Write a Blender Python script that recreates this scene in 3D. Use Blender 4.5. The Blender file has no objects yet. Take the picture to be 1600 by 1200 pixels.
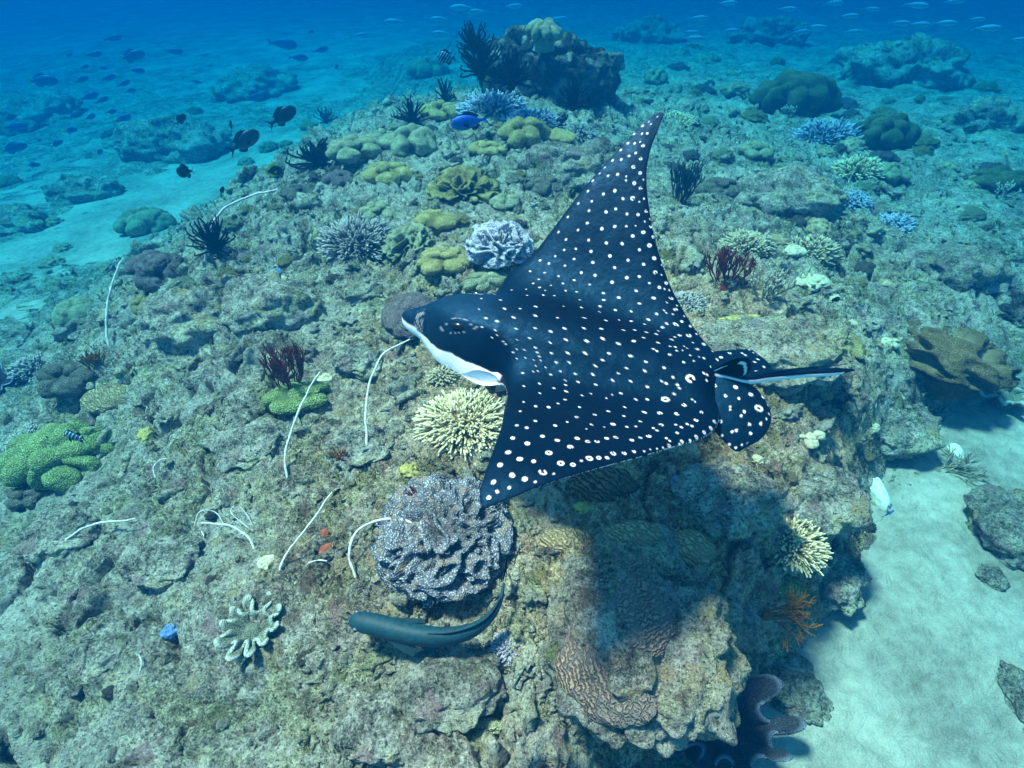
import bpy, bmesh, math, random
import numpy as np
from mathutils import Vector, Matrix

# ------------------------------------------------------------------ camera, world, sun, exposure
SC = bpy.context.scene
COL = SC.collection
PITCH = math.radians(41.7)          # looking down at the reef
FPX = 953.0                          # focal length for a 1600 px wide picture
CAMP = np.array([0.0, 0.0, 3.2])
cam = bpy.data.cameras.new('camera')
cam.sensor_width = 36.0
cam.lens = 36.0 * FPX / 1600.0
cam.clip_start = 0.05
cam.clip_end = 400.0
camo = bpy.data.objects.new('camera', cam)
COL.objects.link(camo)
camo.location = CAMP
camo.rotation_euler = (math.pi / 2 - PITCH, 0, 0)
SC.camera = camo

SUN_EL, SUN_AZ = math.radians(68), math.radians(-75)   # azimuth: compass from +Y towards +X
w = bpy.data.worlds.new('World')
SC.world = w
w.use_nodes = True
nt = w.node_tree
bg = nt.nodes['Background']
sky = nt.nodes.new('ShaderNodeTexSky')
sky.sky_type = 'NISHITA'
sky.sun_disc = False
sky.sun_elevation = SUN_EL
sky.sun_rotation = SUN_AZ
nt.links.new(sky.outputs[0], bg.inputs[0])
bg.inputs[1].default_value = 0.055

sd = bpy.data.lights.new('sun', 'SUN')
sd.energy = 5.0
sd.angle = math.radians(8.0)
sd.color = (1.0, 0.405, 0.30)   # balanced for the red that the water takes out
so = bpy.data.objects.new('sun', sd)
COL.objects.link(so)
SDIR = Vector((math.sin(SUN_AZ) * math.cos(SUN_EL), math.cos(SUN_AZ) * math.cos(SUN_EL), math.sin(SUN_EL)))
so.rotation_euler = SDIR.to_track_quat('Z', 'Y').to_euler()

SC.view_settings.view_transform = 'Standard'
SC.view_settings.look = 'None'
SC.view_settings.gamma = 1.0
SC.view_settings.exposure = 2.62
SC.view_settings.use_curve_mapping = False
SC.render.engine = 'CYCLES'
SC.cycles.max_bounces = 6
SC.cycles.diffuse_bounces = 2
SC.cycles.glossy_bounces = 2
SC.cycles.volume_bounces = 1
SC.cycles.use_denoising = True
SC.cycles.sample_clamp_indirect = 4.0

# ------------------------------------------------------------------ helpers
_FW = np.array([0, math.cos(PITCH), -math.sin(PITCH)])
_RT = np.array([1.0, 0, 0])
_UP = np.cross(_RT, _FW)


def ray_dir(px, py):
    d = _FW + _RT * (px - 800) / FPX - _UP * (py - 600) / FPX
    return d


def at(px, py, z):
    """the point of height z seen at a place in the photograph"""
    d = ray_dir(px, py)
    return CAMP + d * ((z - CAMP[2]) / d[2])


def atd(px, py, dist):
    d = ray_dir(px, py)
    return CAMP + d / np.linalg.norm(d) * dist


def mesh_obj(name, verts, faces, mat, parent=None, smooth=True, cols=None, loc=None):
    me = bpy.data.meshes.new(name)
    V = np.ascontiguousarray(verts, dtype=np.float32)
    if isinstance(faces, np.ndarray):
        F = np.ascontiguousarray(faces, dtype=np.int32)
        k = F.shape[1]
        me.vertices.add(len(V))
        me.vertices.foreach_set('co', V.ravel())
        me.loops.add(F.size)
        me.loops.foreach_set('vertex_index', F.ravel())
        me.polygons.add(len(F))
        me.polygons.foreach_set('loop_start', np.arange(0, F.size, k, dtype=np.int32))
        me.update(calc_edges=True)
    else:
        me.from_pydata([tuple(map(float, v)) for v in V], [], faces)
        me.update()
    if smooth:
        me.polygons.foreach_set('use_smooth', np.ones(len(me.polygons), dtype=bool))
    if cols:
        for an, av in cols.items():
            av = np.asarray(av, dtype=np.float32)
            if av.ndim == 1:
                a = me.attributes.new(an, 'FLOAT', 'POINT')
                a.data.foreach_set('value', av)
            else:
                a = me.attributes.new(an, 'FLOAT_COLOR', 'POINT')
                a.data.foreach_set('color', np.ascontiguousarray(av).ravel())
    if mat is not None:
        me.materials.append(mat)
    o = bpy.data.objects.new(name, me)
    COL.objects.link(o)
    if parent is not None:
        o.parent = parent
    if loc is not None:
        o.location = tuple(float(c) for c in loc)
    return o


def tag(o, label, cat, group=None):
    o['label'] = label
    o['category'] = cat
    if group:
        o['group'] = group
    return o


def thing(name, label, cat, loc=(0, 0, 0), rot=(0, 0, 0), group=None, scale=1.0):
    o = bpy.data.objects.new(name, None)
    o.empty_display_size = 0.05
    COL.objects.link(o)
    o.location = tuple(float(c) for c in loc)
    o.rotation_euler = rot
    o.scale = (scale,) * 3
    return tag(o, label, cat, group)


class MB:
    """collects patches (verts, quads/tris) into one mesh with float attributes"""
    def __init__(s):
        s.v, s.f, s.n, s.t = [], [], 0, []

    def add(s, V, F, t=None):
        V = np.asarray(V, float)
        F = np.asarray(F, int)
        if F.shape[1] == 3:
            F = np.concatenate([F, F[:, 2:3]], 1)
        s.v.append(V)
        s.f.append(F + s.n)
        s.n += len(V)
        s.t.append(np.zeros(len(V)) if t is None else np.broadcast_to(np.asarray(t, float), (len(V),)))

    def build(s, name, mat, parent=None, smooth=True, loc=None, attr='t'):
        V = np.concatenate(s.v)
        F = np.concatenate(s.f)
        t = np.concatenate(s.t)
        tri = F[:, 3] == F[:, 2]
        if tri.all():
            return mesh_obj(name, V, F[:, :3].copy(), mat, parent, smooth, {attr: t}, loc)
        if not tri.any():
            return mesh_obj(name, V, F, mat, parent, smooth, {attr: t}, loc)
        # split the quads so that one array holds all faces
        Q = F[~tri]
        T = np.concatenate([F[tri][:, :3], Q[:, [0, 1, 2]], Q[:, [0, 2, 3]]])
        return mesh_obj(name, V, T, mat, parent, smooth, {attr: t}, loc)


def grid_faces(nu, nv, wrap_v=False):
    i = np.arange(nu - 1)[:, None]
    j = np.arange(nv if wrap_v else nv - 1)[None, :]
    j2 = (j + 1) % nv
    a = i * nv + j
    b = i * nv + j2
    c = (i + 1) * nv + j2
    d = (i + 1) * nv + j
    return np.stack([a, b, c, d], -1).reshape(-1, 4)


def spline(P, n):
    """smooth curve through the points"""
    P = np.asarray(P, float)
    t = np.concatenate([[0], np.cumsum(np.maximum(np.linalg.norm(np.diff(P, axis=0), axis=1), 1e-6) ** .5)])
    m = np.zeros_like(P)
    if len(P) > 2:
        m[1:-1] = ((P[2:] - P[1:-1]) / (t[2:] - t[1:-1])[:, None] + (P[1:-1] - P[:-2]) / (t[1:-1] - t[:-2])[:, None]) / 2
    m[0] = (P[1] - P[0]) / (t[1] - t[0])
    m[-1] = (P[-1] - P[-2]) / (t[-1] - t[-2])
    x = np.linspace(0, t[-1], n)
    i = np.clip(np.searchsorted(t, x, side='right') - 1, 0, len(t) - 2)
    h = (t[i + 1] - t[i])
    s = ((x - t[i]) / h)[:, None]
    h = h[:, None]
    return (2*s**3-3*s**2+1)*P[i] + (s**3-2*s**2+s)*h*m[i] + (-2*s**3+3*s**2)*P[i+1] + (s**3-s**2)*h*m[i+1]


def tube(P, R, k=6, cap=True):
    """tapered tube along the polyline P with radii R; returns verts, quads, t"""
    P = np.asarray(P, float)
    n = len(P)
    R = np.broadcast_to(np.asarray(R, float), (n,))
    T = np.gradient(P, axis=0)
    T /= np.maximum(np.linalg.norm(T, axis=1, keepdims=True), 1e-9)
    ref = np.array([0.31, 0.17, 0.93]) if abs(T[0, 2]) < 0.8 else np.array([0.93, 0.31, 0.17])
    A = np.cross(T, ref)
    A /= np.maximum(np.linalg.norm(A, axis=1, keepdims=True), 1e-9)
    B = np.cross(T, A)
    th = np.arange(k) * 2 * math.pi / k
    V = P[:, None, :] + R[:, None, None] * (np.cos(th)[None, :, None] * A[:, None, :] + np.sin(th)[None, :, None] * B[:, None, :])
    V = V.reshape(-1, 3)
    F = grid_faces(n, k, True)
    t = np.repeat(np.linspace(0, 1, n), k)
    if cap:
        V = np.concatenate([V, [P[-1] + T[-1] * R[-1] * .8]])
        last = (n - 1) * k
        tip = len(V) - 1
        c = np.array([[last + j, last + (j + 1) % k, tip, tip] for j in range(k)])
        F = np.concatenate([F, c])
        t = np.append(t, 1.0)
    return V, F, t


# ------------------------------------------------------------------ noise (numpy)
def _h(ix, iy, iz, seed):
    n = (ix.astype(np.int64) * 374761393 + iy.astype(np.int64) * 668265263 + iz.astype(np.int64) * 2147483647 + seed * 1274126177) & 0xFFFFFFFF
    n = ((n ^ (n >> 13)) * 1274126177) & 0xFFFFFFFF
    n = ((n ^ (n >> 16)) * 2246822519) & 0xFFFFFFFF
    n = n ^ (n >> 15)
    return (n & 0xFFFFFF).astype(np.float64) / 0xFFFFFF


def vnoise(P, seed=0):
    P = np.asarray(P, float)
    I = np.floor(P)
    f = P - I
    I = I.astype(np.int64)
    u = f * f * f * (f * (f * 6 - 15) + 10)
    r = 0
    for dx in (0, 1):
        wx = u[:, 0] if dx else 1 - u[:, 0]
        for dy in (0, 1):
            wy = u[:, 1] if dy else 1 - u[:, 1]
            for dz in (0, 1):
                wz = u[:, 2] if dz else 1 - u[:, 2]
                r = r + wx * wy * wz * _h(I[:, 0] + dx, I[:, 1] + dy, I[:, 2] + dz, seed)
    return r * 2 - 1


def fbm(P, oct=4, seed=0, lac=2.03, gain=.5):
    P = np.asarray(P, float)
    a, s, r = 1.0, 0.0, 0
    for k in range(oct):
        r = r + a * vnoise(P * lac ** k + 17.3 * k, seed + k)
        s += a
        a *= gain
    return r / s


def worley(P, seed=0, two=False):
    """distance to the nearest (and second nearest) scattered point, unit cells"""
    P = np.asarray(P, float)
    I = np.floor(P).astype(np.int64)
    d1 = np.full(len(P), 9.0)
    d2 = np.full(len(P), 9.0)
    for dx in (-1, 0, 1):
        for dy in (-1, 0, 1):
            for dz in (-1, 0, 1):
                J = I + [dx, dy, dz]
                q = J + np.stack([_h(J[:, 0], J[:, 1], J[:, 2], seed + k) for k in (1, 2, 3)], 1)
                d = ((q - P) ** 2).sum(1)
                d2 = np.minimum(d2, np.maximum(d, d1))
                d1 = np.minimum(d1, d)
    return (np.sqrt(d1), np.sqrt(d2)) if two else np.sqrt(d1)


def worley2(P, seed=0):
    """flat version: distance in the xy plane"""
    P = np.asarray(P, float)
    I = np.floor(P[:, :2]).astype(np.int64)
    d1 = np.full(len(P), 9.0)
    Z = np.zeros(len(P), dtype=np.int64)
    for dx in (-1, 0, 1):
        for dy in (-1, 0, 1):
            J = I + [dx, dy]
            q = J + np.stack([_h(J[:, 0], J[:, 1], Z, seed + k) for k in (1, 2)], 1)
            d1 = np.minimum(d1, ((q - P[:, :2]) ** 2).sum(1))
    return np.sqrt(d1)


def sstep(x, a, b):
    t = np.clip((x - a) / (b - a), 0, 1)
    return t * t * (3 - 2 * t)


_ico = {}


def ico(sub):
    if sub not in _ico:
        bm = bmesh.new()
        bmesh.ops.create_icosphere(bm, subdivisions=sub, radius=1.0)
        bm.verts.index_update()
        _ico[sub] = (np.array([v.co[:] for v in bm.verts]), np.array([[v.index for v in f.verts] for f in bm.faces]))
        bm.free()
    return _ico[sub]

# ------------------------------------------------------------------ materials (procedural)
class NT:
    def __init__(s, name):
        s.m = bpy.data.materials.new(name)
        s.m.use_nodes = True
        s.t = s.m.node_tree
        s.b = s.t.nodes['Principled BSDF']
        s.tc = None

    def n(s, typ, **kw):
        nd = s.t.nodes.new(typ)
        for k, v in kw.items():
            setattr(nd, k, v)
        return nd

    def l(s, a, b):
        s.t.links.new(a, b)

    def co(s):
        if s.tc is None:
            s.tc = s.n('ShaderNodeTexCoord')
        return s.tc.outputs['Object']

    def noise(s, scale, detail=3.0, rough=.55, dist=0.0, out='Fac'):
        nd = s.n('ShaderNodeTexNoise')
        nd.inputs['Scale'].default_value = scale
        nd.inputs['Detail'].default_value = detail
        nd.inputs['Roughness'].default_value = rough
        nd.inputs['Distortion'].default_value = dist
        s.l(s.co(), nd.inputs['Vector'])
        return nd.outputs[out]

    def vor(s, scale, feature='F1', rand=1.0, out='Distance'):
        nd = s.n('ShaderNodeTexVoronoi', feature=feature)
        nd.inputs['Scale'].default_value = scale
        nd.inputs['Randomness'].default_value = rand
        s.l(s.co(), nd.inputs['Vector'])
        return nd.outputs[out]

    def attr(s, name, out='Fac'):
        nd = s.n('ShaderNodeAttribute', attribute_name=name)
        return nd.outputs[out]

    def ramp(s, fac, stops, interp='LINEAR'):
        nd = s.n('ShaderNodeValToRGB')
        cr = nd.color_ramp
        cr.interpolation = interp
        while len(cr.elements) < len(stops):
            cr.elements.new(0.5)
        for e, (p, c) in zip(cr.elements, stops):
            e.position = p
            e.color = (c[0], c[1], c[2], 1) if not isinstance(c, (int, float)) else (c, c, c, 1)
        s.l(fac, nd.inputs[0])
        return nd.outputs[0]

    def mix(s, fac, a, b, blend='MIX'):
        nd = s.n('ShaderNodeMix', data_type='RGBA', blend_type=blend)
        for sock, v in ((0, fac), (6, a), (7, b)):
            if isinstance(v, (int, float)):
                nd.inputs[sock].default_value = v
            elif isinstance(v, tuple):
                nd.inputs[sock].default_value = (*v, 1)
            else:
                s.l(v, nd.inputs[sock])
        return nd.outputs[2]

    def math(s, op, a, b=0.0, c=None):
        nd = s.n('ShaderNodeMath', operation=op)
        for i, v in enumerate((a, b) if c is None else (a, b, c)):
            if isinstance(v, (int, float)):
                nd.inputs[i].default_value = v
            else:
                s.l(v, nd.inputs[i])
        return nd.outputs[0]

    def bump(s, h, strength=.5, dist=.01, prev=None):
        nd = s.n('ShaderNodeBump')
        nd.inputs['Strength'].default_value = strength
        nd.inputs['Distance'].default_value = dist
        s.l(h, nd.inputs['Height'])
        if prev is not None:
            s.l(prev, nd.inputs['Normal'])
        return nd.outputs[0]

    def done(s, color, rough=.9, normal=None, spec=.2, **kw):
        if isinstance(color, tuple):
            s.b.inputs['Base Color'].default_value = (*color, 1)
        else:
            s.l(color, s.b.inputs['Base Color'])
        if isinstance(rough, (int, float)):
            s.b.inputs['Roughness'].default_value = rough
        else:
            s.l(rough, s.b.inputs['Roughness'])
        s.b.inputs['Specular IOR Level'].default_value = spec
        if normal is not None:
            s.l(normal, s.b.inputs['Normal'])
        for k, v in kw.items():
            s.b.inputs[k].default_value = v
        return s.m


def reef_mat(name, dark, mid, pale, tint=None, green=.35, scale=1.0, warm=None):
    """turf covered rock: grainy at every size, with sediment, stains and dark pits"""
    s = NT(name)
    a = s.noise(2.2 * scale, 6, .62)
    b = s.noise(11 * scale, 6, .68, .6)
    c = s.noise(42 * scale, 5, .72)
    d = s.noise(105 * scale, 4, .75)
    f = s.math('ADD', s.math('MULTIPLY', a, .20), s.math('MULTIPLY', b, .24))
    f = s.math('ADD', f, s.math('MULTIPLY', c, .28))
    f = s.math('ADD', f, s.math('MULTIPLY', d, .28))
    lerp = lambda u, v, k: tuple(x + (y - x) * k for x, y in zip(u, v))
    col = s.ramp(f, [(.42, dark), (.46, lerp(dark, mid, .45)), (.50, mid), (.54, lerp(mid, pale, .55)), (.585, pale)])
    g = s.ramp(s.noise(3.7 * scale, 5, .6, .4), [(.50, 0.0), (.60, 1.0)])
    col = s.mix(s.math('MULTIPLY', g, green), col, s.mix(1.0, col, (.95, 1.0, .42), 'MULTIPLY'))
    p = s.ramp(s.noise(8.3 * scale, 4, .6, 1.0), [(.56, 0.0), (.63, 1.0)])
    col = s.mix(s.math('MULTIPLY', p, .45), col, tint or (.42, .28, .26))
    # encrusting growths: blotches of their own colour with ragged edges
    wn = s.noise(14 * scale, 4, .7, 0, 'Color')
    va = s.n('ShaderNodeVectorMath', operation='MULTIPLY_ADD')
    s.l(wn, va.inputs[0])
    va.inputs[1].default_value = (.16, .16, .16)
    s.l(s.co(), va.inputs[2])
    vc = s.n('ShaderNodeTexVoronoi')
    vc.inputs['Scale'].default_value = 8.5 * scale
    s.l(va.outputs[0], vc.inputs['Vector'])
    sc_ = s.n('ShaderNodeSeparateColor')
    s.l(vc.outputs['Color'], sc_.inputs[0])
    pal = s.ramp(sc_.outputs[0], [(0.0, (.46, .36, .22)), (.17, (.40, .25, .25)), (.34, (.70, .64, .54)), (.5, (.22, .22, .09)), (.66, (.16, .11, .08)), (.8, (.34, .30, .30)), (.92, (.55, .42, .20))], 'CONSTANT')
    pm = s.math('MULTIPLY', s.ramp(sc_.outputs[1], [(.50, 0.0), (.52, 1.0)]), s.ramp(vc.outputs['Distance'], [(.30, 1.0), (.52, 0.0)]))
    grain = s.ramp(d, [(.35, .55), (.65, 1.3)])
    col = s.mix(s.math('MULTIPLY', pm, .72), col, s.mix(1.0, pal, grain, 'MULTIPLY'))
    # dusting of sand in broad patches
    q = s.ramp(s.noise(1.6 * scale, 5, .65, .5), [(.53, 0.0), (.63, 1.0)])
    col = s.mix(s.math('MULTIPLY', q, .5), col, (.64, .60, .52))
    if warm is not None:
        # warm strobe-like light round one point, put into the rock colour
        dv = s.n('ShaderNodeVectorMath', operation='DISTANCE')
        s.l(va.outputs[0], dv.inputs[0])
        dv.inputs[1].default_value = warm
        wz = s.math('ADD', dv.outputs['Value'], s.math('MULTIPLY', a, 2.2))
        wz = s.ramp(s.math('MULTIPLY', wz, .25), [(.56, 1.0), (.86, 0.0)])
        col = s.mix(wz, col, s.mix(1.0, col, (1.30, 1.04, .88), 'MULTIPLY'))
    # pale shell flecks, dark pits of turf
    fl = s.ramp(s.vor(95 * scale), [(.13, 1.0), (.2, 0.0)])
    fl = s.math('MULTIPLY', fl, s.ramp(s.noise(17 * scale, 3), [(.48, 0.0), (.58, 1.0)]))
    col = s.mix(s.math('MULTIPLY', fl, .85), col, (.85, .80, .68))
    pit = s.ramp(s.noise(58 * scale, 5, .78), [(.39, 1.0), (.46, 0.0)])
    col = s.mix(s.math('MULTIPLY', pit, .85), col, (.028, .030, .022))
    h = s.math('ADD', s.math('MULTIPLY', c, 1.0), s.math('MULTIPLY', d, .7))
    nb = s.bump(b, .7, .03)
    nb = s.bump(h, 1.0, .034, nb)
    return s.done(col, .95, nb, .06)


M = {}
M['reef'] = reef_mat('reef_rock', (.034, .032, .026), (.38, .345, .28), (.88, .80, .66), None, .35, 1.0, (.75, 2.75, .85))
M['boulder'] = reef_mat('boulder_rock', (.045, .044, .038), (.30, .275, .22), (.68, .62, .52), (.30, .19, .20), .3)
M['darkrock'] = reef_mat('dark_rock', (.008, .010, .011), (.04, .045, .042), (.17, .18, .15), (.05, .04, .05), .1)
M['rubble'] = reef_mat('rubble_rock', (.06, .058, .042), (.42, .38, .29), (.82, .75, .60), (.38, .25, .26), .4)


def sand_mat():
    s = NT('sand')
    a = s.noise(1.3, 5, .6)
    b = s.noise(14, 4, .6)
    g = s.noise(140, 3, .85)
    f = s.math('ADD', s.math('MULTIPLY', a, .45), s.math('MULTIPLY', b, .25))
    f = s.math('ADD', f, s.math('MULTIPLY', g, .30))
    col = s.ramp(f, [(.40, (.21, .18, .145)), (.5, (.37, .33, .275)), (.60, (.54, .49, .41))])
    k = s.ramp(s.vor(95), [(.06, 1.0), (.12, 0.0)])
    k = s.math('MULTIPLY', k, s.ramp(s.noise(5, 3), [(.45, 0.0), (.6, 1.0)]))
    col = s.mix(s.math('MULTIPLY', k, .7), col, (.09, .09, .07))
    k2 = s.ramp(s.vor(61), [(.05, 1.0), (.09, 0.0)])
    col = s.mix(s.math('MULTIPLY', k2, .6), col, (.75, .73, .66))
    nb = s.bump(s.noise(7, 5, .65, .8), .8, .05)
    nb = s.bump(g, .8, .010, nb)
    return s.done(col, .95, nb, .1)


M['sand'] = sand_mat()


def polyp_mat(name, base, tip, scale=230, valley=None, spots=None):
    """soft coral skin: fine polyps, paler than the flesh between them"""
    s = NT(name)
    v = s.vor(scale)
    n = s.noise(26, 4, .6)
    f = s.math('ADD', s.math('MULTIPLY', v, -.9), s.math('MULTIPLY', n, .55))
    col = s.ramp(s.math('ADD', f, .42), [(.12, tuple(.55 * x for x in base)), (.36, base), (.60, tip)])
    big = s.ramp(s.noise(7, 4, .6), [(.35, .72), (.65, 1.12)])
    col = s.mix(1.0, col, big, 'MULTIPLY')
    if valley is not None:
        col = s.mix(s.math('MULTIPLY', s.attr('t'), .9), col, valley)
    if spots is not None:
        k = s.ramp(s.noise(16, 4, .65, .5), [(.56, 0.0), (.62, 1.0)])
        col = s.mix(s.math('MULTIPLY', k, .85), col, spots)
    nb = s.bump(n, .35, .012)
    nb = s.bump(s.math('MULTIPLY', v, -1.0), .9, .008, nb)
    return s.done(col, .9, nb, .12)


def plain_mat(name, col, var=.3, scale=40, rough=.85, spec=.15, tipcol=None, bump=.3):
    s = NT(name)
    n = s.noise(scale, 4, .6)
    c = s.ramp(n, [(.3, tuple(x * (1 - var) for x in col)), (.7, tuple(min(1, x * (1 + var)) for x in col))])
    if tipcol is not None:
        c = s.mix(s.ramp(s.attr('t'), [(.45, 0.0), (.95, 1.0)]), c, tipcol)
    nb = s.bump(n, bump, .005)
    return s.done(c, rough, nb, spec)

# ------------------------------------------------------------------ sea floor: sand and the reef mound
class Surface:
    """smooth height over the plane through given points"""
    def __init__(s, pts, k):
        P = np.array(pts)
        s.c, s.k = P[:, :2], k
        n = len(P)
        d = np.linalg.norm(s.c[:, None] - s.c[None], axis=2)
        A = np.zeros((n + 1, n + 1))
        A[:n, :n] = s.rb(d) + np.eye(n) * .02
        A[:n, n] = A[n, :n] = 1
        s.w = np.linalg.solve(A, np.r_[P[:, 2], 0])

    def rb(s, d):
        return -np.sqrt(d * d + s.k ** 2)

    def __call__(s, X):
        X = np.atleast_2d(X)[:, :2]
        r = np.empty(len(X))
        for i in range(0, len(X), 50000):
            d = np.sqrt(((X[i:i + 50000, None, :] - s.c[None]) ** 2).sum(2))
            r[i:i + 50000] = s.rb(d) @ s.w[:-1] + s.w[-1]
        return r


SAND_PTS = [at(*p) for p in ((1500, 900, 0), (1400, 1150, 0), (1500, 680, .02), (1590, 560, 0.0), (1100, 1190, -.05), (1590, 1190, 0), (0, 600, -.15), (0, 450, -.6), (100, 400, -.75), (240, 385, -.6), (330, 285, -.85), (300, 250, -1.15), (0, 300, -1.2),
                              (400, 60, -2.3), (0, 100, -2.4), (200, 160, -1.8), (600, 80, -1.9), (900, 90, -2.2), (1050, 150, -.5), (1200, 150, -.8), (1400, 150, -1.1), (1600, 150, -1.3), (1500, 260, -.25), (1300, 240, -.1), (1200, 60, -2.2), (1500, 60, -2.4), (700, 500, -.3), (800, 1000, -.2), (400, 900, -.1))]
SAND_PTS += [np.array(p) for p in ((-14., 3, -1.5), (-20., 10, -2.5), (14, 6, -.3), (20, 12, -1.2), (0, 50, -4.5), (40, 60, -4.5), (-40, 60, -4.5), (0, -3, -.2))]
SAND_B = Surface(SAND_PTS, .6)


def on_sand(px, py, up):
    """the point that much above the sand seen at a place in the photograph"""
    d = ray_dir(px, py)
    Q = CAMP + np.linspace(1.6, 70, 1500)[:, None] * d
    b = np.nonzero(Q[:, 2] < SAND_B(Q) + up)[0]
    q = Q[b[0] if len(b) else -1]
    return np.array([q[0], q[1], SAND_B(q)[0] + up])


REEF_PTS = [at(*p) for p in (
    (0, 1195, .35), (200, 1195, .5), (400, 1195, .62), (600, 1195, .7), (800, 1195, .70), (950, 1190, .38), (1040, 1190, -.10), (1150, 1195, -.3), (1300, 1195, -.5), (1500, 1195, -.5),
    (0, 1000, .35), (200, 1000, .5), (400, 1000, .62), (600, 1000, .72), (800, 1000, .76), (1000, 1000, .75), (1110, 1000, .42), (1190, 1000, .17), (1260, 1000, -.06), (1330, 960, -.25), (1500, 1000, -.5),
    (1230, 880, .5), (1310, 880, .24), (1370, 850, -.02), (1420, 850, -.35), (1550, 850, -.3),
    (0, 850, .35), (200, 830, .5), (400, 830, .62), (600, 830, .72), (800, 830, .80), (1000, 830, .85), (1150, 830, .8),
    (0, 700, .2), (150, 700, .4), (300, 680, .6), (450, 680, .68), (620, 680, .78), (800, 700, .85), (1000, 700, .92), (1150, 700, .85), (1270, 720, .65), (1350, 740, .28), (1382, 730, .02), (1420, 735, -.18), (1500, 770, -.35),
    (0, 600, .1), (80, 600, .25), (200, 560, .6), (330, 540, .75), (500, 540, .8), (650, 560, .85), (850, 560, .9), (1100, 560, .95), (1250, 560, .85), (1360, 600, .6), (1420, 640, .22), (1490, 665, -.12), (1590, 700, -.25),
    (150, 490, .25), (215, 430, .45),
    (330, 440, .8), (480, 430, .85), (700, 430, .95), (900, 430, 1.0), (1100, 440, .95), (1250, 440, .8), (1380, 480, .6), (1480, 540, .45), (1560, 560, .3), (1600, 560, .25),
    (300, 360, .5), 
    (380, 320, .8), (520, 330, .95), (700, 320, 1.0), (900, 320, 1.0), (1150, 330, .85), (1300, 340, .65), (1420, 350, .45), (1560, 400, .35),
    (430, 260, .6), 
    (550, 230, .95), (700, 230, 1.0), (850, 220, 1.05), (1000, 240, .8), (1150, 230, .55),
    (560, 170, .4), 
    (700, 160, .95), (850, 160, .9), (960, 160, .6), 
    )]
REEF_PTS += [on_sand(*p) for p in ((100, 480, .06), (0, 480, .04), (150, 400, -.03), (270, 345, -.15), (240, 385, -.22), (190, 335, -.06), (50, 330, .03), (400, 245, -.15), (335, 285, -.3), (300, 310, -.3), (330, 230, .04), (150, 220, .04), (60, 200, .09), (250, 270, .0), (100, 280, .05),
                                   (590, 120, .1), (500, 150, -.15), (400, 160, .05), (250, 130, .04), (1050, 150, .5), (1200, 150, .4), (1400, 150, .35), (1600, 150, .35), (1300, 240, .42), (1500, 260, .4), (700, 80, .3), (620, 70, -.1), (850, 70, .5), (1000, 60, .3), (1200, 60, .3), (1500, 60, .3), (100, 100, .1), (300, 60, .0))]
REEF_PTS += [np.array(p) for p in ((-20., 10, -2.5), (0, 50, -4.4), (40, 60, -4.3), (-40, 60, -4.5), (20, 12, -.9), (14, 6, 0), (-8, -1, .2), (8, -1, -.4), (0, -2, .5))]
REEF_B = Surface(REEF_PTS, .12)


def sand_h(X):
    X = np.atleast_2d(X)
    P = np.c_[X[:, :2], np.zeros(len(X))]
    return SAND_B(X) + .035 * fbm(P * .9, 3, 3) + .014 * fbm(P * 4.5, 4, 9) + .006 * (.3 - np.abs(fbm(P * np.array([5.0, 9.0, 1.0]), 2, 19)))


def reef_h(X):
    X = np.atleast_2d(X)
    P = np.c_[X[:, :2], np.zeros(len(X))]
    Pw = P + .08 * np.c_[vnoise(P * 3, 21), vnoise(P * 3, 22), np.zeros(len(P))]
    h = REEF_B(X) + .10 * fbm(P * 1.25, 4, 1) - .02
    h += .09 * (.45 - worley2(Pw * 2.3, 5)) + .035 * (.45 - worley2(Pw * 5.7, 6)) + .014 * (.45 - worley2(Pw * 15, 7))
    h += .055 * (.35 - np.abs(fbm(Pw * 4.1, 3, 11))) + .030 * (.35 - np.abs(fbm(Pw * 10.5, 3, 12)))
    # cracks and holes between the lumps
    c = fbm(Pw * 2.6, 3, 31)
    h -= .13 * np.clip(1 - np.abs(c) / .075, 0, 1) * sstep(vnoise(P * 1.1, 33), -.35, .0)
    c = fbm(Pw * 6.3, 2, 35)
    h -= .05 * np.clip(1 - np.abs(c) / .06, 0, 1) * sstep(vnoise(P * 1.9, 36), -.2, .2)
    return h


GRID = {}


def table(X):
    """height of the built sea floor, read from the mesh grid"""
    X = np.atleast_2d(X)
    gx, gy, gh = GRID['x'], GRID['y'], GRID['h']
    i = np.clip(np.searchsorted(gx, X[:, 0]) - 1, 0, len(gx) - 2)
    j = np.clip(np.searchsorted(gy, X[:, 1]) - 1, 0, len(gy) - 2)
    u = np.clip((X[:, 0] - gx[i]) / (gx[i + 1] - gx[i]), 0, 1)
    v = np.clip((X[:, 1] - gy[j]) / (gy[j + 1] - gy[j]), 0, 1)
    return gh[i, j] * (1 - u) * (1 - v) + gh[i + 1, j] * u * (1 - v) + gh[i, j + 1] * (1 - u) * v + gh[i + 1, j + 1] * u * v


_PATCH = np.array([(x * .03, y * .03) for x in (-2, -1, 0, 1, 2) for y in (-2, -1, 0, 1, 2)])


def smooth_ground(x, y):
    """ground height averaged over a palm-sized patch"""
    return float(table(np.array([[x, y]]) + _PATCH).mean())


def spot(px, py):
    """where the sea floor lies at a place in the photograph"""
    d = ray_dir(px, py)
    t = np.linspace(1.6, 70, 2600)
    Q = CAMP + t[:, None] * d
    b = np.nonzero(Q[:, 2] < table(Q))[0]
    i = b[0] if len(b) else len(t) - 1
    return np.array([Q[i, 0], Q[i, 1], smooth_ground(Q[i, 0], Q[i, 1])])


def psize(px, p):
    """metres that px pixels of the photograph span at point p"""
    return px * float((np.asarray(p) - CAMP) @ _FW) / FPX


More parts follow.
